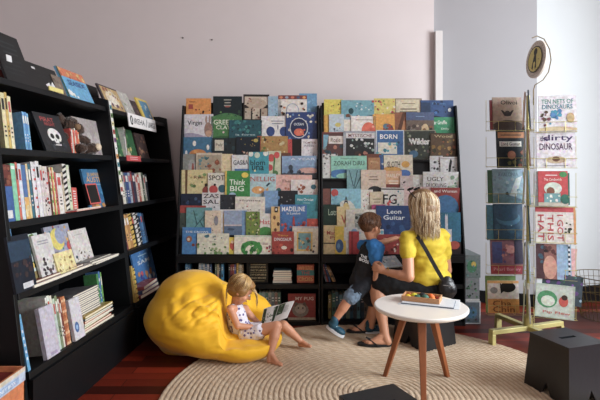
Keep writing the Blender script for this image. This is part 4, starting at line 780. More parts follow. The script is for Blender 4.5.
spines(1, 1.11, [(1.6, 22, 16, 'b84a54', 'rose red book'), (1.2, 23, 16, 'c8c0c0', 'pale grey book'), (1.8, 23, 16, '7a3a44', 'wine red book'), (2.4, 23.5, 17, 'c9964a', 'caramel book'), (2.2, 23.5, 17, 'b07c38', 'brown gold book'),
    (2.4, 23.5, 17, 'd8b444', 'yellow and black spiral book', sp('d8b444', '1c1a14')), (1.6, 23, 17, '1c1c1c', 'black book'), (2.2, 23.5, 17, 'd8d6ce', 'white and black spiral book', sp('dedcd6', '141414')), (2.0, 23.5, 17, '18181a', 'black spiral book', sp('2a2a2a', 'b8b8b4')),
    (2.0, 23, 17, '2a5f90', 'blue book'), (1.8, 22.5, 16, '3a74a4', 'lighter blue book'), (1.6, 22, 16, '1f3a5a', 'dark blue book')], 'on the fourth shelf of the far bookcase', .04, -9, kt=1.8)
spines(0, 1.11, [(2.2, 24, 16, 'b8963a', 'mustard book', 's,10,5a7a3a/a8482c,.1,.1,.9,.9,.3'), (2.2, 22, 17, 'd8b83c', 'yellow and black striped book', sp('d8b83c', '1c1a14'))], 'on the bottom shelf of the far bookcase', .0, -2)
face(137, 156, 0, .30, '2a7ac0', 'bright blue picture book with a white title and bubbles', 't,.5,.66,.6,.1,e0ecf4,SAM;l,.5,.82,.5,1,b8d8f0;s,16,c84a5a/e0e4e8/3a3a9a/d88a3a,.1,.05,.9,.4,.06;s,8,8ac0e8,.1,.5,.95,.95,.03', .12, 5)
for i, (c_, w_) in enumerate([('8a3040', 'crimson book'), ('3a5a8a', 'denim blue book'), ('b8483c', 'coral red book')]):
    flat(0, 141 + 2 * i, .3, .2, .022, c_, '%s lying behind the beanbag on the bottom shelf' % w_, i * .0225, .0, rot=4 * i - 4, spec='s,16,d8c8c0/2a3a5a/c86a4a,.05,.05,.95,.95,.05')

# ---------------------------------------------------------------- low shelves of the display racks
def rack_spines(px, D, z, rows, where, lean=0):
    x = (px - 300) * D / 480
    for t, h, d, col, words in rows:
        t, h, d = t / 100, h / 100, d / 100
        M = Matrix.Translation((x, D + d / 2, z + .001)) @ Matrix.Rotation(R(-90), 4, 'Z') @ Matrix.Rotation(R(lean), 4, 'X') @ Matrix.Translation((0, 0, 0))
        M = Matrix.Translation((x + t, D + d / 2, z + .001)) @ Matrix.Rotation(R(lean), 4, 'Y') @ Matrix.Rotation(R(90), 4, 'Z')
        tag(book('book', d, h, t, col, '', 'l,.5,.8,.6,2,%s,.1;r,.2,.3,.8,.45,%s' % (('e0dcd0', '2a2a2a') if lin(col)[1] < .3 else ('3a3a3a', 'b8483c')), M=M), '%s %s' % (words, where), 'book', 'books standing spine outward')
        x += t + .0015
U = .3085
rack_spines(183, 3.60, U, [(1.8, 14, 12, '4a8ab0', 'blue book'), (1.6, 13.5, 12, '2f6a90', 'darker blue book')], 'at the end of the rack shelf by the bookcase')
rack_spines(197, 3.60, U, [(1.4, 14.5, 12, 'd0d8dc', 'white blue book'), (1.6, 14.5, 12, '9ab8cc', 'ice blue book'), (1.2, 14, 12, 'dcdcd6', 'white book'), (1.4, 14.2, 12, '5a7a9a', 'steel blue book'), (1.4, 14, 12, 'c8ccd0', 'silver grey book'), (1.6, 14, 12, '3a5a80', 'navy book')], 'low in the rack above the beanbag')
rack_spines(213.5, 3.60, U, [(1.2, 14, 12, '6a7a6a', 'grey green book'), (1.4, 14, 12, 'b8ac8a', 'straw coloured book'), (1.2, 13.5, 12, '3a4a5a', 'slate book'), (1.6, 14, 12, '2f86b0', 'cyan blue book')], 'low in the rack next to the girl')
rack_spines(227, 3.60, U, [(1.2, 14, 12, '26303a', 'black blue book'), (1.2, 13.8, 12, '7a2a3a', 'wine book'), (1.4, 14, 12, '8a3a34', 'brick book'), (1.2, 14, 12, '4a4a8a', 'violet blue book'), (1.6, 14.6, 12, 'c9a03c', 'gold book'), (1.2, 13.5, 12, 'b8b4a0', 'stone book'), (1.2, 13.5, 12, 'd4cfc0', 'cream book'), (1.2, 13.5, 12, '9a9488', 'taupe book')], 'low in the rack above the girl')
def rbox(px0, px1, D, z, h, col, name, label, cat, spec, d=.08):
    x0, x1 = (px0 - 300) * D / 480, (px1 - 300) * D / 480; w = x1 - x0
    mb = MB().box((0, 0, 0), (w, d, h), col)
    art(mb, spec, lambda u, v, k: (w * u, -.0003 * k, h * v), random.Random(name), w / h)
    return tag(mb.build(name, PRINT, matrix=Matrix.Translation((x0, D, z + .001)), bevel=0), label, cat)
rbox(248, 268, 3.60, U, .15, '1a1816', 'boxed_game', 'black box with rows of cream lettering low in the rack', 'box', 'l,.5,.9,.8,1,cbbf9a;t,.5,.78,.8,.08,b8aa84,WORDS AND;t,.5,.62,.84,.08,b8aa84,PICTURES;r,.05,.5,.95,.52,8a7a54;t,.5,.4,.84,.08,b8aa84,STORIES;t,.5,.24,.8,.08,b8aa84,AND MORE;l,.5,.1,.8,1,8a7a54')
for i, (c_, w_) in enumerate([('8a9aa0', 'grey blue book'), ('a8483c', 'red brown book'), ('c8bca8', 'sand book'), ('5a8a8a', 'teal book'), ('b87a6a', 'pink book'), ('4a6a7a', 'petrol book')]):
    M = Matrix.Translation(((282.5 - 300) * 3.6 / 480, 3.59 + .002 * (i % 2), U + .001 + i * .0158)) @ Matrix.Rotation(R(-90), 4, 'X')
    tag(book('book', .145 - .006 * (i % 3), .11, .0155, c_, M=M), '%s, %s of the small flat pile in the rack' % (w_, ['lowest', 'second lowest', 'third', 'fourth', 'second highest', 'highest'][i]), 'book', 'small flat pile low in the rack')
rbox(297, 314, 3.60, U, .135, 'c8562c', 'boxed_game', 'small orange and teal lettered box low in the rack', 'box', 'r,0,.4,1,.7,2f8a8c;t,.5,.82,.8,.2,e0a050,WHERE;t,.5,.55,.5,.16,c8382c,THE;t,.5,.2,.84,.2,dcb464,CROSS;s,6,3a2a20,.1,.1,.9,.6,.03', .05)
rack_spines(324, 3.62, U, [(1.2, 14, 12, '6a7a8a', 'grey book'), (1.0, 14, 12, 'a83a34', 'red book'), (1.4, 14, 12, '2f4a7a', 'blue book')], 'leaning in the rack behind the boy', -16)
rack_spines(331, 3.62, U, [(1.4, 12, 12, 'b8863c', 'tan orange book'), (1.2, 12, 12, '8a6a4a', 'light brown book')], 'leaning in the rack behind the boy', -24)
Lz = .034
rack_spines(256, 3.60, Lz, [(2.2, 20, 14, ['7a9a8a', '8a9a94', '5a7a6a', 'a09a8a', '6a7a74', '8a6a5a', '4a6a5a'][i], ['sage', 'grey green', 'dark sage', 'greige', 'dull green', 'dull brown', 'deep green'][i] + ' book') for i in range(7)], 'on the lowest rack shelf behind the open book')
rbox(288, 315.5, 3.585, Lz, .195, '8f1f1e', 'picture_book', 'dark red picture book with a grey cat on the lowest rack shelf', 'book', 't,.6,.82,.66,.13,dccfc4,MY PUG;c,.45,.38,.3,.27,8a7f76;c,.3,.56,.07,.13,6a5f58;c,.6,.56,.07,.13,6a5f58;c,.45,.42,.2,.18,b0a498;c,.38,.46,.03,.03,1a1816;c,.54,.46,.03,.03,1a1816;r,0,0,1,.1,a89a86', .012)
rack_spines(325, 3.62, Lz, [(2.4 + .3 * (i % 2), 18 + i % 3, 14, c_, w_ + ' book') for i, (c_, w_) in enumerate([('8a7a3a', 'olive yellow'), ('3a6a5a', 'bottle green'), ('2f5a6a', 'deep teal'), ('5a8a9a', 'dusty blue'), ('2a4a5a', 'ink blue'), ('6a7a6a', 'lichen green'), ('24506a', 'marine blue'), ('3a3a40', 'charcoal'), ('4a7a84', 'sea blue'), ('2a3a4a', 'midnight'), ('6a5a4a', 'brown grey'), ('305a60', 'dark turquoise'), ('8a8a7a', 'putty'), ('3a5a7a', 'mid blue'), ('2c2f34', 'black'), ('7a4a3a', 'chestnut')])], 'on the lowest rack shelf behind the children')

# boxes standing beside the rack, shade painted in by darkening their colours
for i, (z, c_, lab, spec) in enumerate([(0.0, '55626c', 'pale blue picture box, lowest of the three beside the rack', 'f,c8ccd0,.06;c,.5,.5,.3,.26,3a6a8a;s,10,5a3a5a/2a4a3a,.15,.15,.85,.85,.07'),
        (.172, '7c8286', 'white picture box with green leaves, middle of three beside the rack', 's,16,3a6a4a/5a8a6a/2a3a34,.15,.15,.85,.85,.08;r,0,.0,1,.08,c8c8c8'),
        (.344, '6c7878', 'white picture box with a green and yellow bird, topmost beside the rack', 'c,.5,.5,.3,.28,3f7a5a;c,.6,.6,.14,.12,c8a83c;s,8,2a4a4a/5a8a8a,.1,.1,.9,.9,.06')]):
    rbox(463.5, 480.5 - (i == 1) * 1, 3.60 + .004 * i, z, .17, c_, 'picture_box', lab, 'box', spec, .3)

# ---------------------------------------------------------------- revolving wire book spinner
BRASS = mat('pale_yellow_metal', 'b3aa70', .4, 30, .12, .03, metal=.25)
SC = W(528, 330, 3.24); SC.z = 0
root = empty('book_spinner', tuple(SC)); tag(root, 'tall revolving wire book spinner with a round sign and crossed yellow base', 'book stand')
MB().tube([(0, 0, .1), (0, 0, 1.655)], .011, 12).build('pole', BRASS, root, color=False)
MB().lathe([(.03, .075), (.03, .16), (.016, .18)], 16).build('hub', BRASS, root, color=False)
for a in (197, 20, 108, 290):
    d = Vector((math.cos(R(a)), math.sin(R(a)), 0)); m = Matrix.Rotation(R(a), 4, 'Z')
    arm = MB().box((0, -.02, .075), (.30, .02, .105), M=m).build('base_arm', BRASS, root, bevel=.003, color=False)
    MB().box((.275, -.022, .0), (.302, .022, .075), M=m).build('foot', BRASS, arm, bevel=.002, color=False)
WL = [(-.035, -.01), (-.285, -.005)]; WR = [(.03, -.02), (.272, -.09)]; WFm = [(-.026, -.054), (-.11, -.232)]
rowsL = [.0] * 0
def wing(pts, zs, nm):
    """wire pockets between two uprights"""
    a, b_ = Vector((*pts[0], 0)), Vector((*pts[1], 0)); d = (b_ - a).normalized(); nrm = Vector((d.y, -d.x, 0))
    if nrm.y > 0: nrm = -nrm
    for z0, z1 in zs:
        w = MB(); r = .0017; o = nrm * .035
        A = lambda p, z, off=Vector((0, 0, 0)): (p.x + off.x, p.y + off.y, z)
        mid = (a + b_) / 2
        for p in (a, b_): w.tube([A(p, z0), A(p, z1)], r, 6)
        zf = z0 + (z1 - z0) * .30
        w.tube([A(a, zf), A(a, zf, o), A(b_, zf, o), A(b_, zf)], r, 6)
        w.tube([A(a, z0), A(a, z0, o), A(b_, z0, o), A(b_, z0)], r, 6)
        w.tube([A(a, z0 + .002), A(b_, z0 + .002)], r, 6)
        q = a + d * .07; q2 = b_ - d * .07
        w.tube([A(q, z0), A(q, z0, o), A(q, zf, o)], r, 6); w.tube([A(q2, z0), A(q2, z0, o), A(q2, zf, o)], r, 6)
        w.build('wire_pocket', BRASS, root, color=False)
        if nm == 'c': continue
        MB().tube([(0, 0, z0 + .02), A(a, z0 + .02)], .003, 6).build('pocket_bracket', BRASS, root, color=False)
def zpx(py, D=3.22): return 1.14 - (py - 172) * D / 480
ZL = [(zpx(b_), zpx(t_)) for t_, b_ in ((100, 131), (137, 167), (172, 203), (207, 239), (243, 274), (283, 314))]
wing(WL, ZL, 'l'); wing(WR, [(zpx(b_, 3.15), zpx(t_, 3.15)) for t_, b_ in ((98, 132), (136, 168), (173, 207), (210, 243), (246, 280), (284, 319))], 'r'); wing(WFm, [(a - .01, b_) for a, b_ in ZL], 'f')
def sbook(x0, x1, top, bot, ox, D, yaw, col, label, spec, lean=5, t=.008, roll=0, vert=None):
    """ox: extra depth forward"""
    y = D; w = (x1 - x0) * y / 480 / math.cos(R(yaw)); h = (bot - top) * y / 480
    c = W((x0 + x1) / 2, bot, y)
    M = Matrix.Translation(c) @ Matrix.Rotation(R(yaw), 4, 'Z') @ Matrix.Rotation(R(-lean), 4, 'X') @ Matrix.Rotation(R(roll), 4, 'Y')
    tag(book('picture_book', w, h, t, col, spec, M=M), label, 'book', 'picture books on the spinner')
yl, yr = -1, -16
D1 = 3.225
sbook(490, 508, 100, 130, 0, D1 + .012, yl, '8a2a34', 'dark red picture book peeking out behind the tan one', '', 4)
sbook(493, 522, 97, 130, 0, D1, yl, '9a8672', 'tan picture book with a dark sketched pig in the top pocket', 't,.56,.84,.56,.13,1f1c1a,Olivoi;c,.5,.5,.1,.09,3a302a;p,2a2422,.4,.42,.6,.42,.72,.6,.66,.6,.55,.5,.45,.5,.34,.6,.28,.6;h,.3,4a3f38,.5', 5)
sbook(497, 526, 125, 168, 0, D1 - .012, yl, '1a242c', 'dark picture book with an orange band and white title plate', 'r,.05,.7,.95,.84,a8682c;l,.5,.77,.8,1,3a2a20;r,.1,.5,.85,.62,d8d8d0;t,.48,.56,.66,.08,2a2a2a,Lord Gomar;s,12,3a4a44/8a4a30/6a6a3a,.1,.05,.95,.45,.07;c,.5,.3,.14,.1,a86a4a', 5)
sbook(488, 506, 170, 203, 0, D1 + .012, yl, '3a6a4c', 'green picture book behind the pale blue one', '', 4)
sbook(493, 524, 169, 203, 0, D1, yl, '7fa4b4', 'pale blue picture book with a light sweep and small figure', 't,.5,.84,.66,.12,5a7a88,AVALONIA;p,c2ced0,.5,.15,.75,.2,.95,.8,.75,.72;c,.45,.25,.05,.08,2a3a44;h,.25,5f8896,.3;s,8,a8c0c8/6a94a4,.05,.3,.9,.75,.06', 5)
sbook(487, 503, 205, 240, 0, D1 + .012, yl, '2f7a94', 'teal blue picture book behind the whale book', '', 4)
sbook(494, 523, 204, 240, 0, D1, yl, '1f4a66', 'dark blue picture book with a whale shape', 'c,.5,.6,.42,.2,2f6a88;c,.45,.68,.4,.16,1f4a66;c,.6,.4,.02,.015,a8c0cc;s,6,2a5f7c,.1,.05,.9,.4,.1', 5)
sbook(491, 523, 240, 274, 0, D1, yl, '8a5a68', 'mauve picture book with a red title strip', 'r,0,0,1,.26,a82a3c;t,.5,.13,.84,.12,d89aa8,Pearl Barley;r,.05,.32,.36,.94,3a4a88;c,.62,.72,.16,.12,c88a84;s,12,c07a74/5a4a78/8a3a4a,.3,.3,.7,.9,.05;r,.74,.3,1,1,2f2a44', 5)
sbook(486, 516, 276, 312, 0, D1 + .010, yl, '7aa45a', 'light green picture book behind the cat book', 's,6,9ac070,.1,.1,.9,.9,.1', 4)
sbook(488, 519, 281, 313, 0, D1 - .004, yl, 'd8d4cc', 'white picture book with a black cat and amber title band', 'r,0,0,1,.44,c98a2c;t,.45,.3,.6,.18,7a4418,Cha;t,.5,.12,.7,.18,7a4418,Chin;c,.65,.8,.25,.16,1a1816;p,1a1816,.4,.95,.42,.6,.55,.7;c,.2,.7,.12,.1,8a8a88;r,0,.92,1,1,d8a050', 5)
D2 = 3.16
sbook(566, 575.5, 98, 130, 0, D2 - .01, yr, 'a9d0c4', 'pale mint picture book edge beside the dinosaur book', '', 4)
sbook(541, 574, 95, 131, 0, D2, yr, 'd6d4d8', 'white picture book with green and purple letters over small animals', 't,.5,.83,.84,.13,3a8a7a,TEN NETS OF;t,.5,.68,.8,.13,2f7f90,DINOSAURS;s,14,2f8fa8/3a7ab0,.3,.2,.6,.6,.07;s,8,7a3a44/5a4a3a,.05,.15,.3,.55,.06;c,.84,.36,.1,.14,b8a070;h,.12,c9b890', 5)
sbook(563, 573.5, 133, 167, 0, D2 + .01, yr, 'c8684c', 'salmon picture book edge beside the mud book', '', 4)
sbook(539, 573, 131, 168, 0, D2, yr, 'd3d2d8', 'white picture book with large dark purple letters', 't,.56,.8,.76,.2,3a2a5a,dirty;t,.5,.58,.84,.18,4a2a50,DINOSAUR;c,.5,.22,.26,.1,b8a484;c,.5,.24,.1,.07,6a4a34;l,.5,.06,.8,1,8a8a90;t,.2,.8,.2,.14,3a2a5a,the', 5)
sbook(536, 552, 171, 207, 0, D2 + .02, yr, 'd4d8d8', 'white picture book behind the red one on the spinner', '', 4)
sbook(561, 569, 173, 205, 0, D2 + .01, yr, '2a6a5a', 'green picture book edge beside the red one', '', 4)
sbook(540, 566, 171, 206, 0, D2 - .004, yr, 'b8242a', 'red picture book with a white bonneted figure', 'l,.45,.88,.5,1,e8d8d8;t,.5,.76,.6,.08,e8c8c0,The Candlewick;c,.85,.9,.13,.08,3a8a4a;c,.5,.5,.3,.18,c8d4c4;c,.42,.42,.14,.12,7a4a34;r,.2,.08,.75,.36,6a9a9c;r,0,0,1,.1,b8b0a0;c,.9,.2,.16,.14,2a6a5a;s,6,e0e0d4,.3,.1,.7,.35,.05', 5)
sbook(538, 573, 207, 244, 0, D2, yr, 'd2ccc4', 'cream picture book with red sideways lettering and a tree', 'r,0,.86,1,1,b8303a;r,.95,0,1,1,c88a4a;v,.62,.44,.15,.7,b02a34,I GOT;v,.38,.44,.15,.7,b02a34,THIS;v,.14,.44,.15,.7,b02a34,HAT;s,8,3a4a34/2a2a20,.74,.3,.92,.6,.05', 5)
sbook(560, 573, 248, 279, 0, D2 + .03, yr, 'd8a8a4', 'pale pink picture book tilted at the outer edge', '', 4, roll=6)
sbook(552, 570, 240, 279, 0, D2 + .012, yr, '8ab4d0', 'light blue picture book with a striped border', 'r,.85,0,.95,1,2a3a4a;' + ';'.join('r,.85,%.2f,.95,%.2f,d8e0e8' % (i * .12, i * .12 + .06) for i in range(8)), 5)
sbook(538, 562, 240, 279, 0, D2 - .004, yr, '8a5a50', 'brown pink picture book with a dark figure and blue edge', 'r,.75,0,1,1,8aa8c4;r,0,0,.3,1,4a2f34;s,14,2a2024/3a5a6a/5a3434,.1,.4,.7,.85,.08;c,.5,.3,.25,.3,c08a74', 5)
sbook(543, 578, 275, 304, 0, D2 - .02, yr, '3a4a54', 'dark picture book with purple and green leaves', 's,46,5a3a7a/2f6a4a/7a4a9a/1f3a34/8aa8b8,.02,.02,.98,.98,.055', 4, roll=5)
sbook(537, 571, 285, 318, 0, D2 - .035, yr, 'b8c4b8', 'pale green picture book with a robin and red title', 'c,.3,.55,.26,.26,3f8a5a;c,.32,.5,.18,.16,c8d4c4;c,.72,.52,.12,.16,b8402c;c,.74,.64,.08,.08,3a2a24;t,.55,.16,.7,.1,b85a50,Pip Flew;f,a8b8a8,.03', 5, roll=3)
# books on the wing that points at the camera, seen edge on
for i, (c_, w_, bx) in enumerate([('3a4a5a', 'slate picture book', 529.5), ('8a6a5a', 'brown picture book', 526), ('6a9aa8', 'pale teal picture book', 530), ('2f4a50', 'dark teal picture book', 529), ('9ab8c8', 'ice blue picture book', 528), ('a8a8a0', 'grey picture book', 530)]):
    z0 = ZL[i][0]
    for j, (dx, cc, ww) in enumerate([(.008, c_, w_), (-.022, ['7a3a34', '1f5a68', '4a6a4a', 'c8c8c0', '2a5a70', '5a7a5a'][i], ['maroon', 'petrol', 'green', 'white', 'blue', 'sage'][i] + ' picture book')]):
        M = Matrix.Translation(SC + Vector((-.073 + dx, -.153 - dx * .45, z0 + .004))) @ Matrix.Rotation(R(64.5 + 180 * j), 4, 'Z') @ Matrix.Rotation(R(-3), 4, 'X')
        tag(book('picture_book', .19, .235 - .01 * ((i + j) % 3), .009, cc, M=M), '%s seen edge on, %s pocket row of the spinner' % (ww, ORD[i] if i < 5 else 'lowest'), 'book', 'picture books on the spinner')
# sign disc and wire hoop
ms = Matrix.Translation(W(536.5, 59.5, 3.24) - SC) @ Matrix.Rotation(R(-87), 4, 'Z') @ Matrix.Rotation(R(-4), 4, 'X') @ Matrix.Rotation(R(6), 4, 'Y')
dm = MB().prism([(.125 * math.cos(i * math.pi / 24), .125 * math.sin(i * math.pi / 24)) for i in range(48)], 'y', -.006, .006, 'd6cabc')
fa = '' + ';'.join('c,%.3f,%.3f,.012,.012,6a5a54' % (.5 + .43 * math.cos(i * .2244), .5 + .43 * math.sin(i * .2244)) for i in range(28)) + ';c,.5,.5,.36,.36,2c2a20;c,.5,.5,.33,.33,d0c060;c,.5,.7,.09,.1,2c2a20;p,2c2a20,.45,.62,.55,.62,.62,.28,.56,.24,.5,.42,.45,.22,.38,.27;c,.5,.36,.05,.08,d0c060;s,10,2c2a20,.3,.2,.7,.85,.02'
art(dm, fa, lambda u, v, k: ((u - .5) * .25, -.0062 - .0002 * k, (v - .5) * .25), random.Random(2), 1)
dm.build('sign_disc', FLATP, root, ms)
hp = [W(532 + 0, 38, 3.24) - SC] + [W(px, py, 3.24) - SC for px, py in ((537, 36), (544, 39), (549.5, 49), (551, 60), (548.5, 72), (543, 80), (535, 85), (533.5, 90), (533.5, 105))]
MB().tube(hp, .0035, 8).build('sign_hoop', mat('copper_wire', '6a5a40', .4, 20, .1, 0, metal=.6), root, color=False)

# ---------------------------------------------------------------- wire basket by the wall
def basket():
    mb = MB(); cx = W(606, 300, 3.75); r0, r1, h = .17, .235, .33
    for z, r in ((0.006, r0), (.08, .19), (.15, .205), (.22, .22), (.28, .23), (h, r1)):
        mb.tube([(r * math.cos(i * math.pi / 20), r * math.sin(i * math.pi / 20), z) for i in range(40)], .0035 if z == h else .0022, 6, closed=True)
    for i in range(36):
        a = i * math.pi / 18; mb.tube([(r0 * math.cos(a), r0 * math.sin(a), .006), (.205 * math.cos(a), .205 * math.sin(a), .15), (r1 * math.cos(a), r1 * math.sin(a), h)], .0018, 5)
    o = mb.build('wire_basket', mat('brass_wire', '5e4f2c', .45, 20, .1, 0, metal=.6), color=False, matrix=Matrix.Translation((cx.x, cx.y, 0)))
    tag(o, 'round brass wire basket on the floor against the wall by the spinner', 'basket')
basket()

# ---------------------------------------------------------------- things on the round table
tz = .4325
sh = MB().box((-.155, -.10, 0), (.155, .10, .0015), 'dde2e6'); art(sh, 'l,.7,.5,.3,5,a8b0b8,.08', lambda u, v, k: (-.155 + .31 * u, -.10 + .2 * v, .0015 + .0002 * k), random.Random(1), 1.5)
tag(sh.build('paper_sheet', FLATP, matrix=Matrix.Translation((.705, 2.61, tz + .0)) @ Matrix.Rotation(R(-20), 4, 'Z')), 'white paper sheet under the wooden tray on the round table', 'paper')
M0 = Matrix.Translation((.69, 2.595, tz + .0018)) @ Matrix.Rotation(R(-22), 4, 'Z')
ob = MB(); ob.box((-.13, -.075, 0), (.14, .09, .004), '3a4a60'); ob.box((-.128, -.073, .004), (.138, .088, .0065), 'd6dce2')
tag(ob.build('magazine', FLATP, matrix=M0), 'thin magazine with a dark blue edge under the wooden tray', 'magazine')
MT = Matrix.Translation((.665, 2.62, tz + .009)) @ Matrix.Rotation(R(-24), 4, 'Z')
tr = empty('wooden_tray', matrix=MT); tag(tr, 'small wooden tray of coloured clay lumps on the round table', 'tray')
wd = mat('pale_wood', 'b98a62', .6, 40, .2, .05, stretch=(1, 6, 6))
a, b_ = .10, .055
MB().box((-a, -b_, 0), (a, b_, .004)).build('base', wd, tr, color=False)
for q in (((-a, -b_), (a, -b_ + .006)), ((-a, b_ - .006), (a, b_)), ((-a, -b_ + .006), (-a + .006, b_ - .006)), ((a - .006, -b_ + .006), (a, b_ - .006))):
    MB().box((*q[0], .004), (*q[1], .026)).build('side', wd, tr, color=False)
rn = random.Random(4)
for i, (x, y, r, c_, w_) in enumerate([(-.07, -.02, .017, 'd8b62c', 'yellow lump near the end'), (-.045, .015, .018, 'c9c03a', 'olive yellow lump'), (-.075, .03, .014, 'b8662c', 'orange brown lump'), (-.02, -.02, .019, '2a5a4a', 'dark green lump'), (0, .025, .02, '1c2024', 'black lump'), (.02, -.015, .02, '3a6a5a', 'sea green lump'),
        (.045, .02, .02, 'd8662c', 'bright orange lump'), (.06, -.022, .018, 'e07a34', 'light orange lump'), (.082, .015, .013, 'a83a2c', 'red lump'), (.083, -.035, .011, '8aa83a', 'lime lump'), (-.045, -.035, .013, 'b0402c', 'brick red lump'), (.03, .04, .012, 'c8a02c', 'mustard lump')]):
    m = MB().ball((0, 0, 0), (r, r * .85, r * .75), n=16)
    m.v = [tuple(Vector(v) * (1 + .18 * noise.noise(Vector(v) * 70 + Vector((i, 0, 0))))) for v in m.v]
    tag(m.build('clay_lump', mat('clay_%d' % i, c_, .6, 60, .1, .1), matrix=MT @ Matrix.Translation((x, y, .004 + r * .75)), smooth=True, color=False), '%s of clay in the wooden tray' % w_, 'modelling clay', 'clay lumps in the wooden tray')

# ---------------------------------------------------------------- people
V = Vector
def attr_mat(name, rough, sheen=0, spec=.4, sss=0):
    m = bpy.data.materials.new(name); m.use_nodes = True; n = m.node_tree.nodes
    b = n['Principled BSDF']; b.inputs['Roughness'].default_value = rough; b.inputs['Specular IOR Level'].default_value = spec
    a = n.new('ShaderNodeAttribute'); a.attribute_name = 'Col'; m.node_tree.links.new(a.outputs['Color'], b.inputs['Base Color'])
    return m
HAIR = attr_mat('hair_strands', .38, spec=.6)
SKIN = mat('skin', 'c08a6c', .5, 35, .07, .04, sheen=.1)
SKINC = mat('child_skin', 'c98f70', .5, 35, .06, .03, sheen=.1)
def basis(f, up=(0, 0, 1), roll=0):
    """matrix whose -Y looks along f"""
    y = -V(f).normalized(); z = V(up) - y * V(up).dot(y); z.normalize(); x = y.cross(z)
    return Matrix((x, y, z)).transposed() @ Matrix.Rotation(R(roll), 3, 'Y')
def head(mb, c, f, s, up=(0, 0, 1)):
    """adds a head (height s, centre c, looking along f) to the skin; returns its matrix"""
    B = basis(f, up); M = Matrix.Translation(c) @ B.to_4x4() @ Matrix.Diagonal((s, s, s, 1))
    def b(p, r): mb.ball(M @ V(p), [q * s for q in r], n=20, rot=B)
    b((0, .05, .10), (.36, .43, .39)); b((0, -.12, -.12), (.27, .28, .30)); b((0, -.22, -.36), (.12, .12, .11)); b((0, -.06, -.26), (.22, .22, .18))
    b((.15, -.24, -.15), (.11, .1, .11)); b((-.15, -.24, -.15), (.11, .1, .11))
    b((0, -.33, .12), (.22, .06, .12))
    mb.cap(M @ V((0, -.37, .03)), .035 * s, M @ V((0, -.45, -.11)), .055 * s)
    for x in (-1, 1): b((.365 * x, .05, -.04), (.035, .08, .12))
    return M
def face_parts(M, s, parent, skin_dark='9a5a4c'):
    for x in (-1, 1):
        MB().ball(M @ V((.13 * x, -.345, .02)), .046 * s, n=12).build('eye', mat('eye_white', 'd8d4cf', .2, 20, .02, 0), parent, color=False, smooth=True)
        MB().ball(M @ V((.13 * x, -.385, .02)), .026 * s, n=10).build('iris', mat('iris_dark', '2a2018', .2, 20, .02, 0), parent, color=False, smooth=True)
        MB().cap(M @ V((.07 * x, -.395, .12)), .014 * s, M @ V((.2 * x, -.36, .13)), .01 * s).build('eyebrow', mat('brow_hair', '6a4a30', .7), parent, color=False, smooth=True)
    MB().chain([(M @ V((-.09, -.385, -.24)), .014 * s), (M @ V((0, -.41, -.25)), .022 * s), (M @ V((.09, -.385, -.24)), .014 * s)]).build('mouth', mat('lips', skin_dark, .4), parent, color=False, smooth=True)
def hand(mb, wrist, d, nrm, L, curl=35, side=1, spread=6):
    """palm, four fingers and a thumb; d: towards the fingertips, nrm: palm side"""
    y = V(d).normalized(); z = V(nrm) - y * V(nrm).dot(y); z.normalize(); x = y.cross(z) * side
    T = lambda a, b, c: V(wrist) + x * a * L + y * b * L + z * c * L
    B = Matrix((x, y, z)).transposed()
    mb.ball(T(0, .27, 0), (.20 * L, .30 * L, .10 * L), n=14, rot=B)
    for i, (bx, ln) in enumerate(((.155, .40), (.055, .46), (-.05, .43), (-.145, .34))):
        p = V((bx, .48, 0)); a = 0; sp = math.radians((1.5 - i) * spread); pts = [(T(bx * .8, .3, 0), .052 * L), (T(*p), .055 * L)]
        for j, fr in enumerate((.45, .32, .23)):
            a += math.radians(curl * (.7 if j == 0 else 1))
            p = p + V((math.sin(sp) * math.cos(a), math.cos(sp) * math.cos(a), math.sin(a))) * ln * fr
            pts.append((T(*p), (.05 - .006 * j) * L))
        mb.chain(pts)
    mb.chain([(T(.10, .12, .02), .07 * L), (T(.24, .28, .07), .06 * L), (T(.29, .42, .13), .052 * L), (T(.28, .53, .17), .045 * L)])
def foot(mb, ankle, heel, toe, r, nrm=(0, 0, 1)):
    a, h, t = V(ankle), V(heel), V(toe); d = (t - h).normalized(); x = d.cross(V(nrm)).normalized()
    mb.chain([(a, r * .9), (h + d * r * .6 + V(nrm) * r * .2, r * .85)]); mb.chain([(a + d * r * .4, r * .8), (h.lerp(t, .55) + V(nrm) * r * .15, r * .72), (h.lerp(t, .78), r * .55)])
    mb.cap(h + d * r * .6, r * .7, h.lerp(t, .7) + x * r * .3, r * .5); mb.cap(h + d * r * .6, r * .7, h.lerp(t, .7) - x * r * .3, r * .5)
    for i, (k, q) in enumerate(((.72, .34), (.36, .25), (.02, .24), (-.32, .22), (-.62, .2))):
        b0 = h.lerp(t, .76 - .02 * i) + x * k * r; mb.cap(b0, r * q * 1.1, b0 + d * (r * (.75 - .1 * i)), r * q)
def skin(mb, voxel, name, parent, m): return link(name, remeshed(mb, voxel, 3, .5), m, parent)
def folds(amp, sc=14, st=(1, 1, 1), ax=None):
    return lambda p, nn: amp * noise.noise(V((p.x * sc * st[0], p.y * sc * st[1], p.z * sc * st[2]))) + amp * .5 * noise.noise(p * sc * 2.3)
def strands(name, parent, paths, cols, r0, seed=1, n=5):
    rn = random.Random(seed); mb = MB()
    for pts in paths:
        m = len(pts); c = lin(rn.choice(cols)); k = rn.uniform(.8, 1.15); c = tuple(min(1, x * k) for x in c[:3]) + (1,)
        mb.tube(pts, [r0 * (1 - .75 * (i / (m - 1)) ** 2) for i in range(m)], n, c)
    return mb.build(name, HAIR, parent, smooth=True)

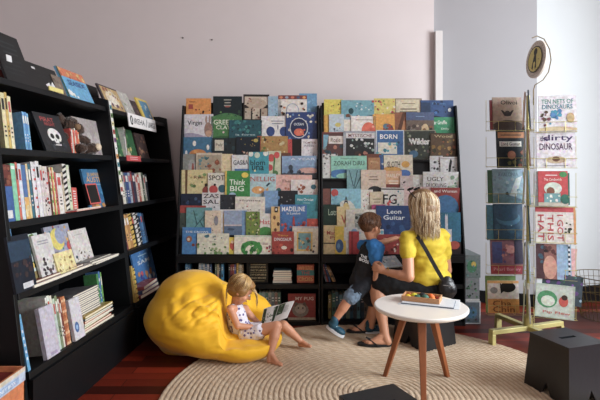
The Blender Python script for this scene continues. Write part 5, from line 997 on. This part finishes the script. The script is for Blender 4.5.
def girl():
    root = empty('person', (-.30, 3.0, .13)); tag(root, 'small fair haired child in a white patterned romper reading on the yellow beanbag, barefoot', 'person', 'people by the book racks')
    inv = Matrix.Translation(-V(root.location))
    def put(o): o.matrix_basis = inv; return o
    b = MB()
    hc = W(240.5, 290, 3.0); f = V((.80, .10, -.52))
    M = head(b, hc, f, .172)
    neck = W(236, 303, 3.03); sh = [W(230.5, 309, 2.965), W(245, 309, 3.10)]; hip = [W(247, 334, 2.97), W(250, 331, 3.08)]; pel = W(243, 331, 3.04)
    b.chain([(hc + V((-.02, .01, -.03)), .034), (neck, .031), (W(236, 312, 3.03), .05)])
    b.cap(sh[0], .028, sh[1], .028); b.chain([(W(236, 313, 3.03), .056), (W(238, 323, 3.04), .058), (pel, .062)])
    hr = W(263, 325.5, 2.985); hl = W(262, 324, 3.07)
    b.chain([(sh[0], .026), (W(237.5, 326, 2.92), .021), (W(258, 327.5, 2.965), .0145)])
    b.chain([(sh[1], .025), (W(253, 318, 3.12), .02), (W(259, 323, 3.09), .014)])
    hand(b, W(258, 327.3, 2.965), (1, .15, .15), (0, .7, .7), .066, 38, 1); hand(b, W(259, 323, 3.09), (.8, -.5, .1), (0, -.5, .8), .064, 38, -1)
    kn = W(276.5, 326.5, 2.93); an = W(270.5, 354, 2.86)
    b.chain([(hip[0], .047), (kn, .034), (an.lerp(kn, .6), .032), (an, .019)])
    foot(b, an, W(267.5, 360.5, 2.86), W(285, 365.5, 2.80) + V((0, 0, .0)), .021)
    kn2 = W(283.5, 325.5, 3.06); an2 = W(301, 341.5, 3.09)
    b.chain([(hip[1], .046), (kn2, .033), (an2.lerp(kn2, .6), .031), (an2, .019)])
    foot(b, an2, W(299, 345, 3.10), W(313.5, 346.5, 3.02), .02)
    put(skin(b, .0036, 'body', root, SKINC))
    n0 = len(root.children)
    face_parts(M, .172, root)
    for ch in root.children[n0 - 0:]: ch.matrix_basis = inv
    # romper
    c = MB(); c.chain([(W(236, 309.5, 3.03), .050), (W(236.5, 315, 3.03), .063), (W(238, 324, 3.04), .066), (pel, .070)]); c.cap(W(232.5, 307.5, 2.99), .022, W(242, 307.5, 3.08), .022)
    rm = bpy.data.materials.new('romper_print'); rm.use_nodes = True; n = rm.node_tree.nodes; l = rm.node_tree.links
    tc = n.new('ShaderNodeTexCoord'); vo = n.new('ShaderNodeTexVoronoi'); vo.inputs['Scale'].default_value = 46
    l.new(tc.outputs['Object'], vo.inputs['Vector']); rp = n.new('ShaderNodeValToRGB'); rp.color_ramp.interpolation = 'CONSTANT'
    rp.color_ramp.elements[0].color = lin('5a4f86'); rp.color_ramp.elements[1].position = .34; rp.color_ramp.elements[1].color = lin('e0dce4')
    l.new(vo.outputs['Distance'], rp.inputs[0]); l.new(rp.outputs[0], n['Principled BSDF'].inputs['Base Color']); n['Principled BSDF'].inputs['Roughness'].default_value = .8
    put(link('romper', remeshed(c, .0045, 4, .5, folds(.004, 26)), rm, root))
    c = MB(); c.cap(hip[0], .056, hip[0].lerp(kn, .42), .050); c.chain([(pel + V((0, 0, -.01)), .068), (W(252, 332, 3.0), .058), (W(259, 331.5, 2.97), .05)]); c.cap(pel, .06, W(262, 330, 3.06), .05)
    put(link('skirt', remeshed(c, .0045, 3, .5, folds(.005, 40)), rm, root))
    tr = MB(); tr.tube([W(231.5, 305.5, 2.972), W(234.5, 310, 2.962), W(236.2, 317, 2.962), W(238, 326, 2.96)], .004, 8)
    put(tr.build('trim_band', mat('navy_trim', '3a3454', .8), root, color=False))
    # hair
    B = M; s = .172; h = MB()
    for p, r in (((0, .09, .14), (.405, .43, .42)), ((0, .20, -.02), (.36, .33, .33)), ((.05, -.16, .30), (.29, .26, .2)), ((-.26, .02, .06), (.17, .26, .26)), ((.26, .02, .06), (.17, .26, .26))):
        h.ball(M @ V(p), [q * s for q in r], n=24, rot=basis(f))
    o = link('hair', remeshed(h, .004, 4, .5, lambda p, nn: .003 * noise.noise(V((p.x * 30, p.y * 90, p.z * 90)))), mat('blond_hair_base', '8a6438', .5, 60, .3, .3, stretch=(1, 4, 4)), root); put(o)
    rn = random.Random(3); ps = []
    for i in range(420):
        az = rn.uniform(0, 6.283); ln = rn.uniform(.6, 1.0)
        pts = []
        for j in range(9):
            t = j / 8; th = (.15 + 1.75 * t * ln)
            p = V((.425 * math.sin(th) * math.cos(az), .09 + .46 * math.sin(th) * math.sin(az), .12 + .44 * math.cos(th)))
            if p.y < -.1 and p.z < .12: p.x *= 1.05
            p += V((.02 * noise.noise(V((i, t * 2, 0))), .02 * noise.noise(V((i, t * 2, 5))), .02 * noise.noise(V((i, t * 2, 9)))))
            if p.y < -.22 and p.z < .3: break
            pts.append(M @ p)
        if len(pts) > 3: ps.append(pts)
    for i in range(70):      # loose wisps falling in front and at the nape
        fr = i < 45
        st = V((rn.uniform(-.32, .32), -.3 if fr else .35, .28 if fr else -.1)); pts = []
        drop = rn.uniform(.25, .55)
        for j in range(8):
            t = j / 7; q = M @ (st + V((0, (-.16 if fr else .12) * math.sin(t * 2.2), 0)))
            pts.append(q + V((.012 * noise.noise(V((i, t * 3, 1))) + .014 * t * (1 if fr else -1), .012 * noise.noise(V((i, t * 3, 4))), -drop * s * t * t * 1.3)))
        ps.append(pts)
    put(strands('hair_strands', root, ps, ['b8925c', '94703f', 'd4b47c', '7a5632', 'c9a66c'], .0014, 5))
girl()

# picture book open on the child's lap
def open_book():
    M = Matrix.Translation(W(264, 326.5, 2.99))
    a, b_, c, d = W(260, 328, 2.95), W(287, 318, 2.97), W(294.5, 301, 3.1), W(264, 309, 3.12)
    mb = MB(); g = lambda p, q, t: p.lerp(q, t)
    def sheet(u0, u1, off, bulge, col, n=8):
        vs = []; fs = []
        for i in range(n + 1):
            u = u0 + (u1 - u0) * i / n
            for v in (0, 1):
                vs.append(g(g(a, b_, u), g(d, c, u), v) + nz * (off + bulge * math.sin(math.pi * i / n)))
        for i in range(n): fs.append((2 * i, 2 * i + 2, 2 * i + 3, 2 * i + 1))
        mb.add(vs, fs, col)
    nz = (b_ - a).cross(d - a).normalized()
    if nz.y > 0: nz = -nz
    def block(p, q, r, s_, t, col):
        vs = [p, q, r, s_] + [x + nz * t for x in (p, q, r, s_)]
        mb.add(vs, [(3, 2, 1, 0), (4, 5, 6, 7), (0, 1, 5, 4), (1, 2, 6, 5), (2, 3, 7, 6), (3, 0, 4, 7)], col)
    m0, m1 = g(a, b_, .52), g(d, c, .52)
    block(a, b_, c, d, .002, 'c8c4c0')
    o = mb.build('open_picture_book', FLATP, color=True)
    tag(o, 'open picture book with dark green pages held by the child on the beanbag', 'book')
    mb = MB()
    def page(p, q, r, s_, spec, nm, lift):
        global_mb = MB(); n = 8; vs = []; fs = []
        F = lambda u, v, k=0: g(g(p, q, u), g(s_, r, u), v) + nz * (.0022 + lift * math.sin(math.pi * min(1, max(0, u))) + .0004 * k)
        for i in range(n + 1):
            for v in (0, 1): vs.append(F(i / n, v))
        for i in range(n): fs.append((2 * i, 2 * i + 2, 2 * i + 3, 2 * i + 1))
        global_mb.add(vs, fs, 'd8d4d0')
        art(global_mb, spec, lambda u, v, k: F(u, v, k + 3), random.Random(7), .8)
        global_mb.build(nm, FLATP, o)
    page(a, m0, m1, d, 'r,.04,.08,.96,.94,2a3a24;s,22,4a6a3c/1a2418/8aa08a/5a4a34,.06,.1,.94,.9,.05', 'page', .004)
    page(m0, b_, c, m1, 'r,.0,.35,.45,.96,3a4a34;s,8,4a6a3c/1a2418/8aa08a,.05,.4,.45,.9,.05;l,.65,.75,.35,6,8a8684,.07', 'page', .004)
open_book()

def boy():
    root = empty('person', (.42, 3.25, 0)); tag(root, 'toddler in a blue and black shirt reaching for books beside the woman', 'person', 'people by the book racks')
    inv = Matrix.Translation(-V(root.location)); put = lambda o: setattr(o, 'matrix_basis', inv) or o
    b = MB(); s = .178; hc = W(371, 226.5, 3.28); f = V((.80, .58, -.12)); M = head(b, hc, f, s)
    fw = V((.78, .62, 0)); sx = V((.62, -.78, 0))
    neck = W(372, 240, 3.28); ch = W(369.5, 252, 3.28); pel = W(362, 279, 3.28)
    shr = neck + V((-.01, 0, -.045)) + sx * .075; shl = neck + V((-.01, 0, -.045)) - sx * .075
    b.chain([(hc + V((-.015, -.01, -.04)), .036), (neck, .032), (ch, .06), (pel, .062)]); b.cap(shr, .03, shl, .03)
    b.chain([(shr, .028), (W(377, 263, 3.19), .023), (W(375, 280, 3.2), .016)]); hand(b, W(375, 280, 3.2), (-.05, .1, -1), (-1, 0, 0), .072, 20, 1)
    b.chain([(shl, .028), (W(381, 243, 3.42), .023), (W(396, 238, 3.47), .016)]); hand(b, W(396, 238, 3.47), (.95, .15, .1), (0, .3, -1), .074, 22, 1)
    hr_, hl_ = pel - fw * .0 + sx * .035 + V((0, 0, -.02)), pel - sx * .035 + V((0, 0, -.02))
    kn, an = W(349, 299, 3.22), W(335, 320, 3.22); b.chain([(hr_, .052), (kn, .036), (an.lerp(kn, .55), .034), (an, .022)])
    b.cap(an, .022, W(334, 325.5, 3.22), .022)
    kn2, an2 = V((.52, 3.36, .23)), V((.50, 3.36, .06)); b.chain([(hl_, .052), (kn2, .036), (an2.lerp(kn2, .55), .034), (an2, .022)])
    put(skin(b, .0038, 'body', root, SKINC)); face_parts(M, s, root)
    for c_ in root.children: c_.matrix_basis = inv
    c = MB(); c.chain([(neck + V((0, 0, -.035)), .052), (ch, .072), (W(366, 264, 3.28), .074), (W(363.5, 273, 3.28), .074)])
    put(link('shirt', remeshed(c, .0045, 4, .5, folds(.005, 22)), mat('black_shirt', '14161b', .8, 80, .2, .1), root))
    c = MB(); c.cap(neck + V((-.008, 0, -.028)), .046, neck + V((0, 0, -.05)), .06); c.chain([(neck + V((-.01, 0, -.04)), .045), (shr + V((0, 0, -.0)), .041), (W(377, 257, 3.2), .037)]); c.chain([(neck + V((0, 0, -.04)), .045), (shl, .041), (shl.lerp(W(381, 243, 3.42), .6), .036)])
    c.cap(W(374, 247, 3.24), .055, W(375, 259, 3.23), .050)
    put(link('blue_sleeves', remeshed(c, .0045, 4, .5, folds(.005, 26)), mat('blue_jersey', '2f74b4', .75, 80, .12, .1), root))
    # white letters on the back of the shirt
    lp = MB(); o_, dx, dz = W(357, 261.5, 3.192), (W(370, 266.5, 3.19) - W(357, 261.5, 3.192)), (W(359, 251, 3.2) - W(357, 261.5, 3.192))
    art(lp, 't,.42,.66,.5,.26,d8d4d0,THE;t,.5,.32,.72,.28,d8d4d0,BOSS', lambda u, v, k: o_ + dx * u + dz * v + V((0, -.003 * k * .1, 0)), random, 1)
    put(lp.build('shirt_letters', FLATP, root))
    c = MB(); c.chain([(pel + V((0, 0, .03)), .070), (pel + V((0, 0, -.01)), .074)]); c.chain([(hr_, .066), (hr_.lerp(kn, .68), .052)]); c.chain([(hl_, .064), (hl_.lerp(kn2, .85), .056)])
    put(link('shorts', remeshed(c, .0045, 3, .5, folds(.005, 25)), mat('dark_shorts', '1a1e26', .85, 90, .3, .1), root))
    c = MB(); c.cap(hr_.lerp(kn, .62), .056, hr_.lerp(kn, .9), .052)
    put(link('denim_cuff', remeshed(c, .0045, 2, .5, folds(.004, 50)), mat('faded_denim', '6f8296', .9, 70, .45, .25), root))
    d = (an - kn).normalized(); c = MB(); c.cap(an - d * .012, .026, an + d * .018, .026); put(link('sock', remeshed(c, .004, 2), mat('red_sock', '7a2a2c', .9), root))
    def shoe(heel, toe, up, nm='shoe'):
        h, t = V(heel), V(toe); dd = (t - h).normalized(); u = (V(up) - dd * V(up).dot(dd)).normalized(); x = dd.cross(u); L = (t - h).length
        B = Matrix((x, dd, u)).transposed(); m = MB(); C = h.lerp(t, .5)
        m.ball(h + dd * L * .25 + u * .034, (.030, L * .26, .030), rot=B); m.ball(h + dd * L * .68 + u * .024, (.033, L * .32, .022), rot=B); m.cap(h + dd * L * .25 + u * .05, .029, h + dd * L * .2 + u * .066, .027)
        sh_ = put(link(nm, remeshed(m, .0035, 2), mat('teal_shoe', '16465a', .6, 60, .3, .1), root))
        m = MB(); n_ = 24
        prof = [((.032 + .004 * math.sin(i / n_ * 6.283)) * math.cos(i / n_ * 6.283), L * .5 * math.sin(i / n_ * 6.283) * 1.04) for i in range(n_)]
        MM = Matrix.Translation(C) @ B.to_4x4(); m.prism(prof, 'z', -.006, .012, M=MM)
        link('sole', m.mesh('sole'), mat('white_sole', 'd8dce0', .5), sh_)
        for k in range(3):
            p0 = h + dd * L * (.45 + .1 * k) + u * (.048 - .006 * k); q = MB().tube([p0 - x * .022 - u * .008, p0 + u * .002, p0 + x * .022 - u * .008], .0022, 6); link('lace', q.mesh('lace'), mat('pale_lace', 'a8c8cc', .7), sh_)
    shoe(W(326.5, 326.5, 3.22), W(343.5, 337.2, 3.19), (.5, -.05, .9)); shoe((.46, 3.36, .0075), (.59, 3.42, .0075), (0, 0, 1))
    h = MB()
    for p, r in (((0, .09, .16), (.395, .43, .38)), ((0, .21, .02), (.33, .27, .26)), ((0, -.16, .32), (.29, .25, .17)), ((-.27, .0, .1), (.15, .2, .2)), ((.27, .0, .1), (.15, .2, .2))):
        h.ball(M @ V(p), [q * s for q in r], n=24, rot=basis(f))
    put(link('hair', remeshed(h, .004, 4, .5, lambda p, nn: .002 * noise.noise(V((p.x * 60, p.y * 60, p.z * 90)))), mat('brown_hair_base', '5a3c28', .6, 60, .3, .3), root))
    rn = random.Random(8); ps = []
    for i in range(520):
        az = rn.uniform(0, 6.283); t0 = rn.uniform(0, .75); pts = []
        for j in range(5):
            th = (.1 + 1.9 * t0) + .1 * j * 1.2
            p = V((.415 * math.sin(th) * math.cos(az), .09 + .45 * math.sin(th) * math.sin(az), .12 + .43 * math.cos(th)))
            if (p.y < -.05 and p.z < .12) or p.z < -.2: break
            pts.append(M @ (p * (1 + .01 * rn.random())))
        if len(pts) > 2: ps.append(pts)
    put(strands('hair_strands', root, ps, ['5a3a24', '7a5234', '4a2e1c', '8a6040'], .0014, 6))
boy()

def woman():
    root = empty('person', (.84, 3.2, .29)); tag(root, 'long haired fair woman in a yellow t-shirt sitting on a black stool, seen from behind', 'person', 'people by the book racks')
    inv = Matrix.Translation(-V(root.location)); put = lambda o: setattr(o, 'matrix_basis', inv) or o
    b = MB(); s = .205; hc = V((.80, 3.16, .915)); f = V((-.62, .76, -.22)); M = head(b, hc, f, s)
    neck = V((.815, 3.17, .79)); ch = V((.825, 3.19, .66)); wa = V((.845, 3.20, .52)); pel = V((.85, 3.21, .40))
    shl, shr = V((.695, 3.125, .705)), V((.945, 3.20, .705))
    b.chain([(hc + V((.01, 0, -.05)), .048), (neck, .044), (neck + V((0, 0, -.05)), .055)]); b.chain([(shl, .045), (neck + V((0, .01, -.05)), .05), (shr, .045)])
    for p, r in ((ch, (.125, .085, .12)), (wa, (.115, .08, .1)), (pel, (.135, .11, .09))): b.ball(p, r, n=24)
    el, wr = V((.688, 3.03, .478)), W(386, 272, 3.12)
    b.chain([(shl, .044), (el, .034), (el.lerp(wr, .4), .033), (wr, .021)]); hand(b, wr, (-.8, .35, .28), (.3, .8, -.1), .13, 28, -1)
    er, wrr = V((1.0, 3.27, .47)), V((.78, 3.42, .44)); b.chain([(shr, .044), (er, .034), (wrr, .021)]); hand(b, wrr, (-1, .1, .05), (0, .1, 1), .13, 30, 1)
    hl_, hr_ = V((.79, 3.18, .375)), V((.88, 3.27, .375))
    k1, a1 = V((.515, 3.24, .385)), V((.555, 3.13, .075)); b.chain([(hl_, .085), (k1, .056), (a1.lerp(k1, .68), .054), (a1.lerp(k1, .3), .036), (a1, .029)])
    foot(b, a1, V((.588, 3.115, .034)), V((.395, 3.135, .026)), .033)
    k2, a2 = V((.60, 3.47, .385)), V((.49, 3.40, .08)); b.chain([(hr_, .085), (k2, .056), (a2.lerp(k2, .68), .052), (a2, .029)])
    foot(b, a2, V((.52, 3.395, .034)), V((.345, 3.385, .026)), .033)
    put(skin(b, .005, 'body', root, SKIN)); face_parts(M, s, root)
    for c_ in root.children: c_.matrix_basis = inv
    c = MB()
    for p, r in ((ch, (.145, .104, .13)), (wa, (.143, .10, .12)), (V((.85, 3.20, .44)), (.155, .118, .085)), (V((.82, 3.18, .735)), (.105, .075, .05))): c.ball(p, r, n=28)
    c.chain([(neck + V((0, .01, -.065)), .058), (shl, .054), (shl.lerp(el, .40), .052)]); c.chain([(neck + V((0, .01, -.065)), .058), (shr, .055), (shr.lerp(er, .5), .051)])
    dsp = lambda p, nn: .010 * noise.noise(V((p.x * 9 + p.z * 8, p.y * 9, p.z * 22 - p.x * 14))) + .004 * noise.noise(V((p.x * 20, p.y * 20, p.z * 38)))
    put(link('t_shirt', remeshed(c, .006, 5, .5, dsp), mat('yellow_jersey', 'c9b02e', .75, 120, .08, .08, sheen=.1), root))
    c = MB(); c.ball(V((.85, 3.215, .375)), (.155, .14, .085), n=28); c.chain([(hl_, .098), (hl_.lerp(k1, .9), .074)]); c.chain([(hr_, .098), (hr_.lerp(k2, .9), .074)]); c.cap(hl_.lerp(k1, .5), .08, hr_.lerp(k2, .5), .08)
    c.cap(V((.60, 3.30, .35)), .055, V((.63, 3.38, .35)), .05)
    put(link('shorts', remeshed(c, .006, 4, .5, folds(.006, 16)), mat('black_cloth', '101114', .9, 60, .2, .1), root))
    for hh, tt in ((V((.600, 3.115, 0)), V((.375, 3.137, 0))), (V((.53, 3.395, 0)), V((.325, 3.385, 0)))):
        d = (tt - hh).normalized(); x = V((-d.y, d.x, 0)); n_ = 28; L = (tt - hh).length
        prof = [(hh.lerp(tt, .5) + d * (L * .5 * math.sin(i / n_ * 6.283)) + x * (.036 + .007 * math.sin(i / n_ * 6.283)) * math.cos(i / n_ * 6.283)) for i in range(n_)]
        fl = put(MB().prism([(p.x, p.y) for p in prof], 'z', .0125, .026).build('flip_flop', mat('black_rubber', '121214', .7), root, color=False))
        q = hh.lerp(tt, .74); link('strap', MB().tube([hh.lerp(tt, .42) + x * .038 + V((0, 0, .02)), q + V((0, 0, .062)), hh.lerp(tt, .42) - x * .038 + V((0, 0, .02))], .005, 8).mesh('strap'), mat('black_rubber', '121214', .7), fl)
    # hair
    h = MB(); Bf = basis(f)
    for p, r in (((0, .07, .14), (.41, .45, .42)), ((0, .22, -.1), (.37, .32, .36)), ((0, -.12, .3), (.3, .28, .22))): h.ball(M @ V(p), [q * s for q in r], n=24, rot=Bf)
    h.chain([(hc + V((.02, -.01, -.03)), .066), (V((.815, 3.115, .82)), .056), (V((.815, 3.11, .775)), .04)])
    put(link('hair', remeshed(h, .005, 5, .5, lambda p, nn: .004 * noise.noise(V((p.x * 70, p.y * 50, p.z * 8)))), mat('ash_hair_base', '7a5c3c', .5, 60, .3, .3, stretch=(5, 5, .6)), root))
    rn = random.Random(12); ps = []; crown = hc + V((.02, -.01, .1))
    for i in range(900):
        az = rn.uniform(R(150), R(395)); wv = rn.uniform(0, 6.28); rr_ = rn.uniform(.088, .101); ex = rn.random()
        zend = rn.uniform(.70, .80) + (.03 if math.cos(az) < -.7 else 0); pts = []
        ca, sa = math.cos(az), math.sin(az); m = 16
        for j in range(m):
            t = j / (m - 1)
            if t < .4:
                th = t / .4 * 1.5; p = V((hc.x + .012 + rr_ * math.sin(th) * ca, hc.y - .012 + (rr_ + .004) * math.sin(th) * sa, hc.z + .018 + .088 * math.cos(th)))
            else:
                q = (t - .4) / .6; z = hc.z + .02 + (zend - hc.z - .02) * q; sp_ = rr_ * (1 - .06 * q)
                p = V((hc.x + .012 + .012 * q + sp_ * ca * (1 - .15 * q), hc.y - .012 - .03 * q + sp_ * sa * (.9 - .15 * q), z))
                p += V((.007 * q * math.sin(wv + q * 8), .005 * q * math.cos(wv + q * 7), 0))
            pts.append(p + V((.003 * noise.noise(V((i * 3.1, t * 3, 0))), .003 * noise.noise(V((i * 3.1, t * 3, 7))), 0)))
        ps.append(pts)
    put(strands('hair_strands', root, ps, ['c8ae86', 'a88a62', 'e4d4b4', '8a6a46', 'd8c4a0', '6a4c32', 'efe2c8'], .0021, 9))
    put(MB().tube([wr + V((.012 + .026 * 0, 0, 0)) + V((0, .027 * math.cos(i * .5236), .027 * math.sin(i * .5236))) for i in range(12)], .004, 8, closed=True).build('bracelet', mat('gold_bracelet', 'b08a4a', .35, metal=.7), root, color=False))
woman()
hc = V((.80, 3.16, .915))
sg_ = MB()
Bs = basis(V((-.62, .76, .1)))
for i in (-1, 1):
    sg_.tube([hc + Bs @ V((i * .089, .03, .05)), hc + Bs @ V((i * .086, -.03, .085)), hc + Bs @ V((i * .062, -.075, .105))], .003, 6)
    sg_.ball(hc + Bs @ V((i * .034, -.075, .105)), (.029, .006, .022), n=16, rot=Bs @ Matrix.Rotation(R(-50), 3, 'X'))
tag(sg_.build('sunglasses', mat('dark_lens', '121212', .2), color=False), 'dark sunglasses pushed up on the head of the woman in yellow', 'sunglasses')
# shoulder bag
bg = empty('shoulder_bag', (.97, 3.11, .36)); tag(bg, 'black shoulder bag hanging at the hip of the woman in yellow', 'bag')
inv = Matrix.Translation(-V(bg.location))
m = MB(); c0 = W(446, 287, 3.06); m.ball(c0, (.052, .035, .07), n=20, rot=Matrix.Rotation(R(12), 3, 'Y')); m.ball(c0 + V((.012, .0, -.02)), (.058, .038, .055), n=20)
o = link('bag_body', remeshed(m, .005, 4, .5, folds(.006, 22)), mat('black_leather', '17171a', .4, 60, .2, .2), bg); o.matrix_basis = inv
pts = [W(416, 235, 3.10), W(420, 240, 3.075), W(426, 250, 3.055), W(432, 261, 3.05), W(437, 270, 3.045), W(443, 280, 3.05)]
vs = []; fs = []
for i, p in enumerate(pts): vs += [p + V((.011, 0, .006)), p - V((.011, 0, .006)), p - V((.011, .004, .006)), p + V((.011, -.004, .006))]
for i in range(len(pts) - 1):
    for k in range(4): fs.append((i * 4 + k, i * 4 + (k + 1) % 4, i * 4 + 4 + (k + 1) % 4, i * 4 + 4 + k))
o = MB().add(vs, fs).build('strap', mat('black_leather', '17171a'), bg, color=False); o.matrix_basis = inv
o = MB().tube([c0 + V((-.03, -.036, .02)), c0 + V((.03, -.038, .012))], .002, 6).build('zip', mat('steel_zip', '9a9a98', .3, metal=.8), bg, color=False); o.matrix_basis = inv
# pale book on the woman's lap
M = Matrix.Translation(W(392, 268, 3.26)) @ Matrix.Rotation(R(20), 4, 'Z') @ Matrix.Rotation(R(-62), 4, 'X')
tag(book('picture_book', .17, .12, .008, 'b4c8d4', 's,16,e0e4e4/6a8aa0/3a5a70/d0d8dc,.05,.05,.95,.95,.08', M=M), 'pale blue picture book held between the woman and the toddler', 'book')
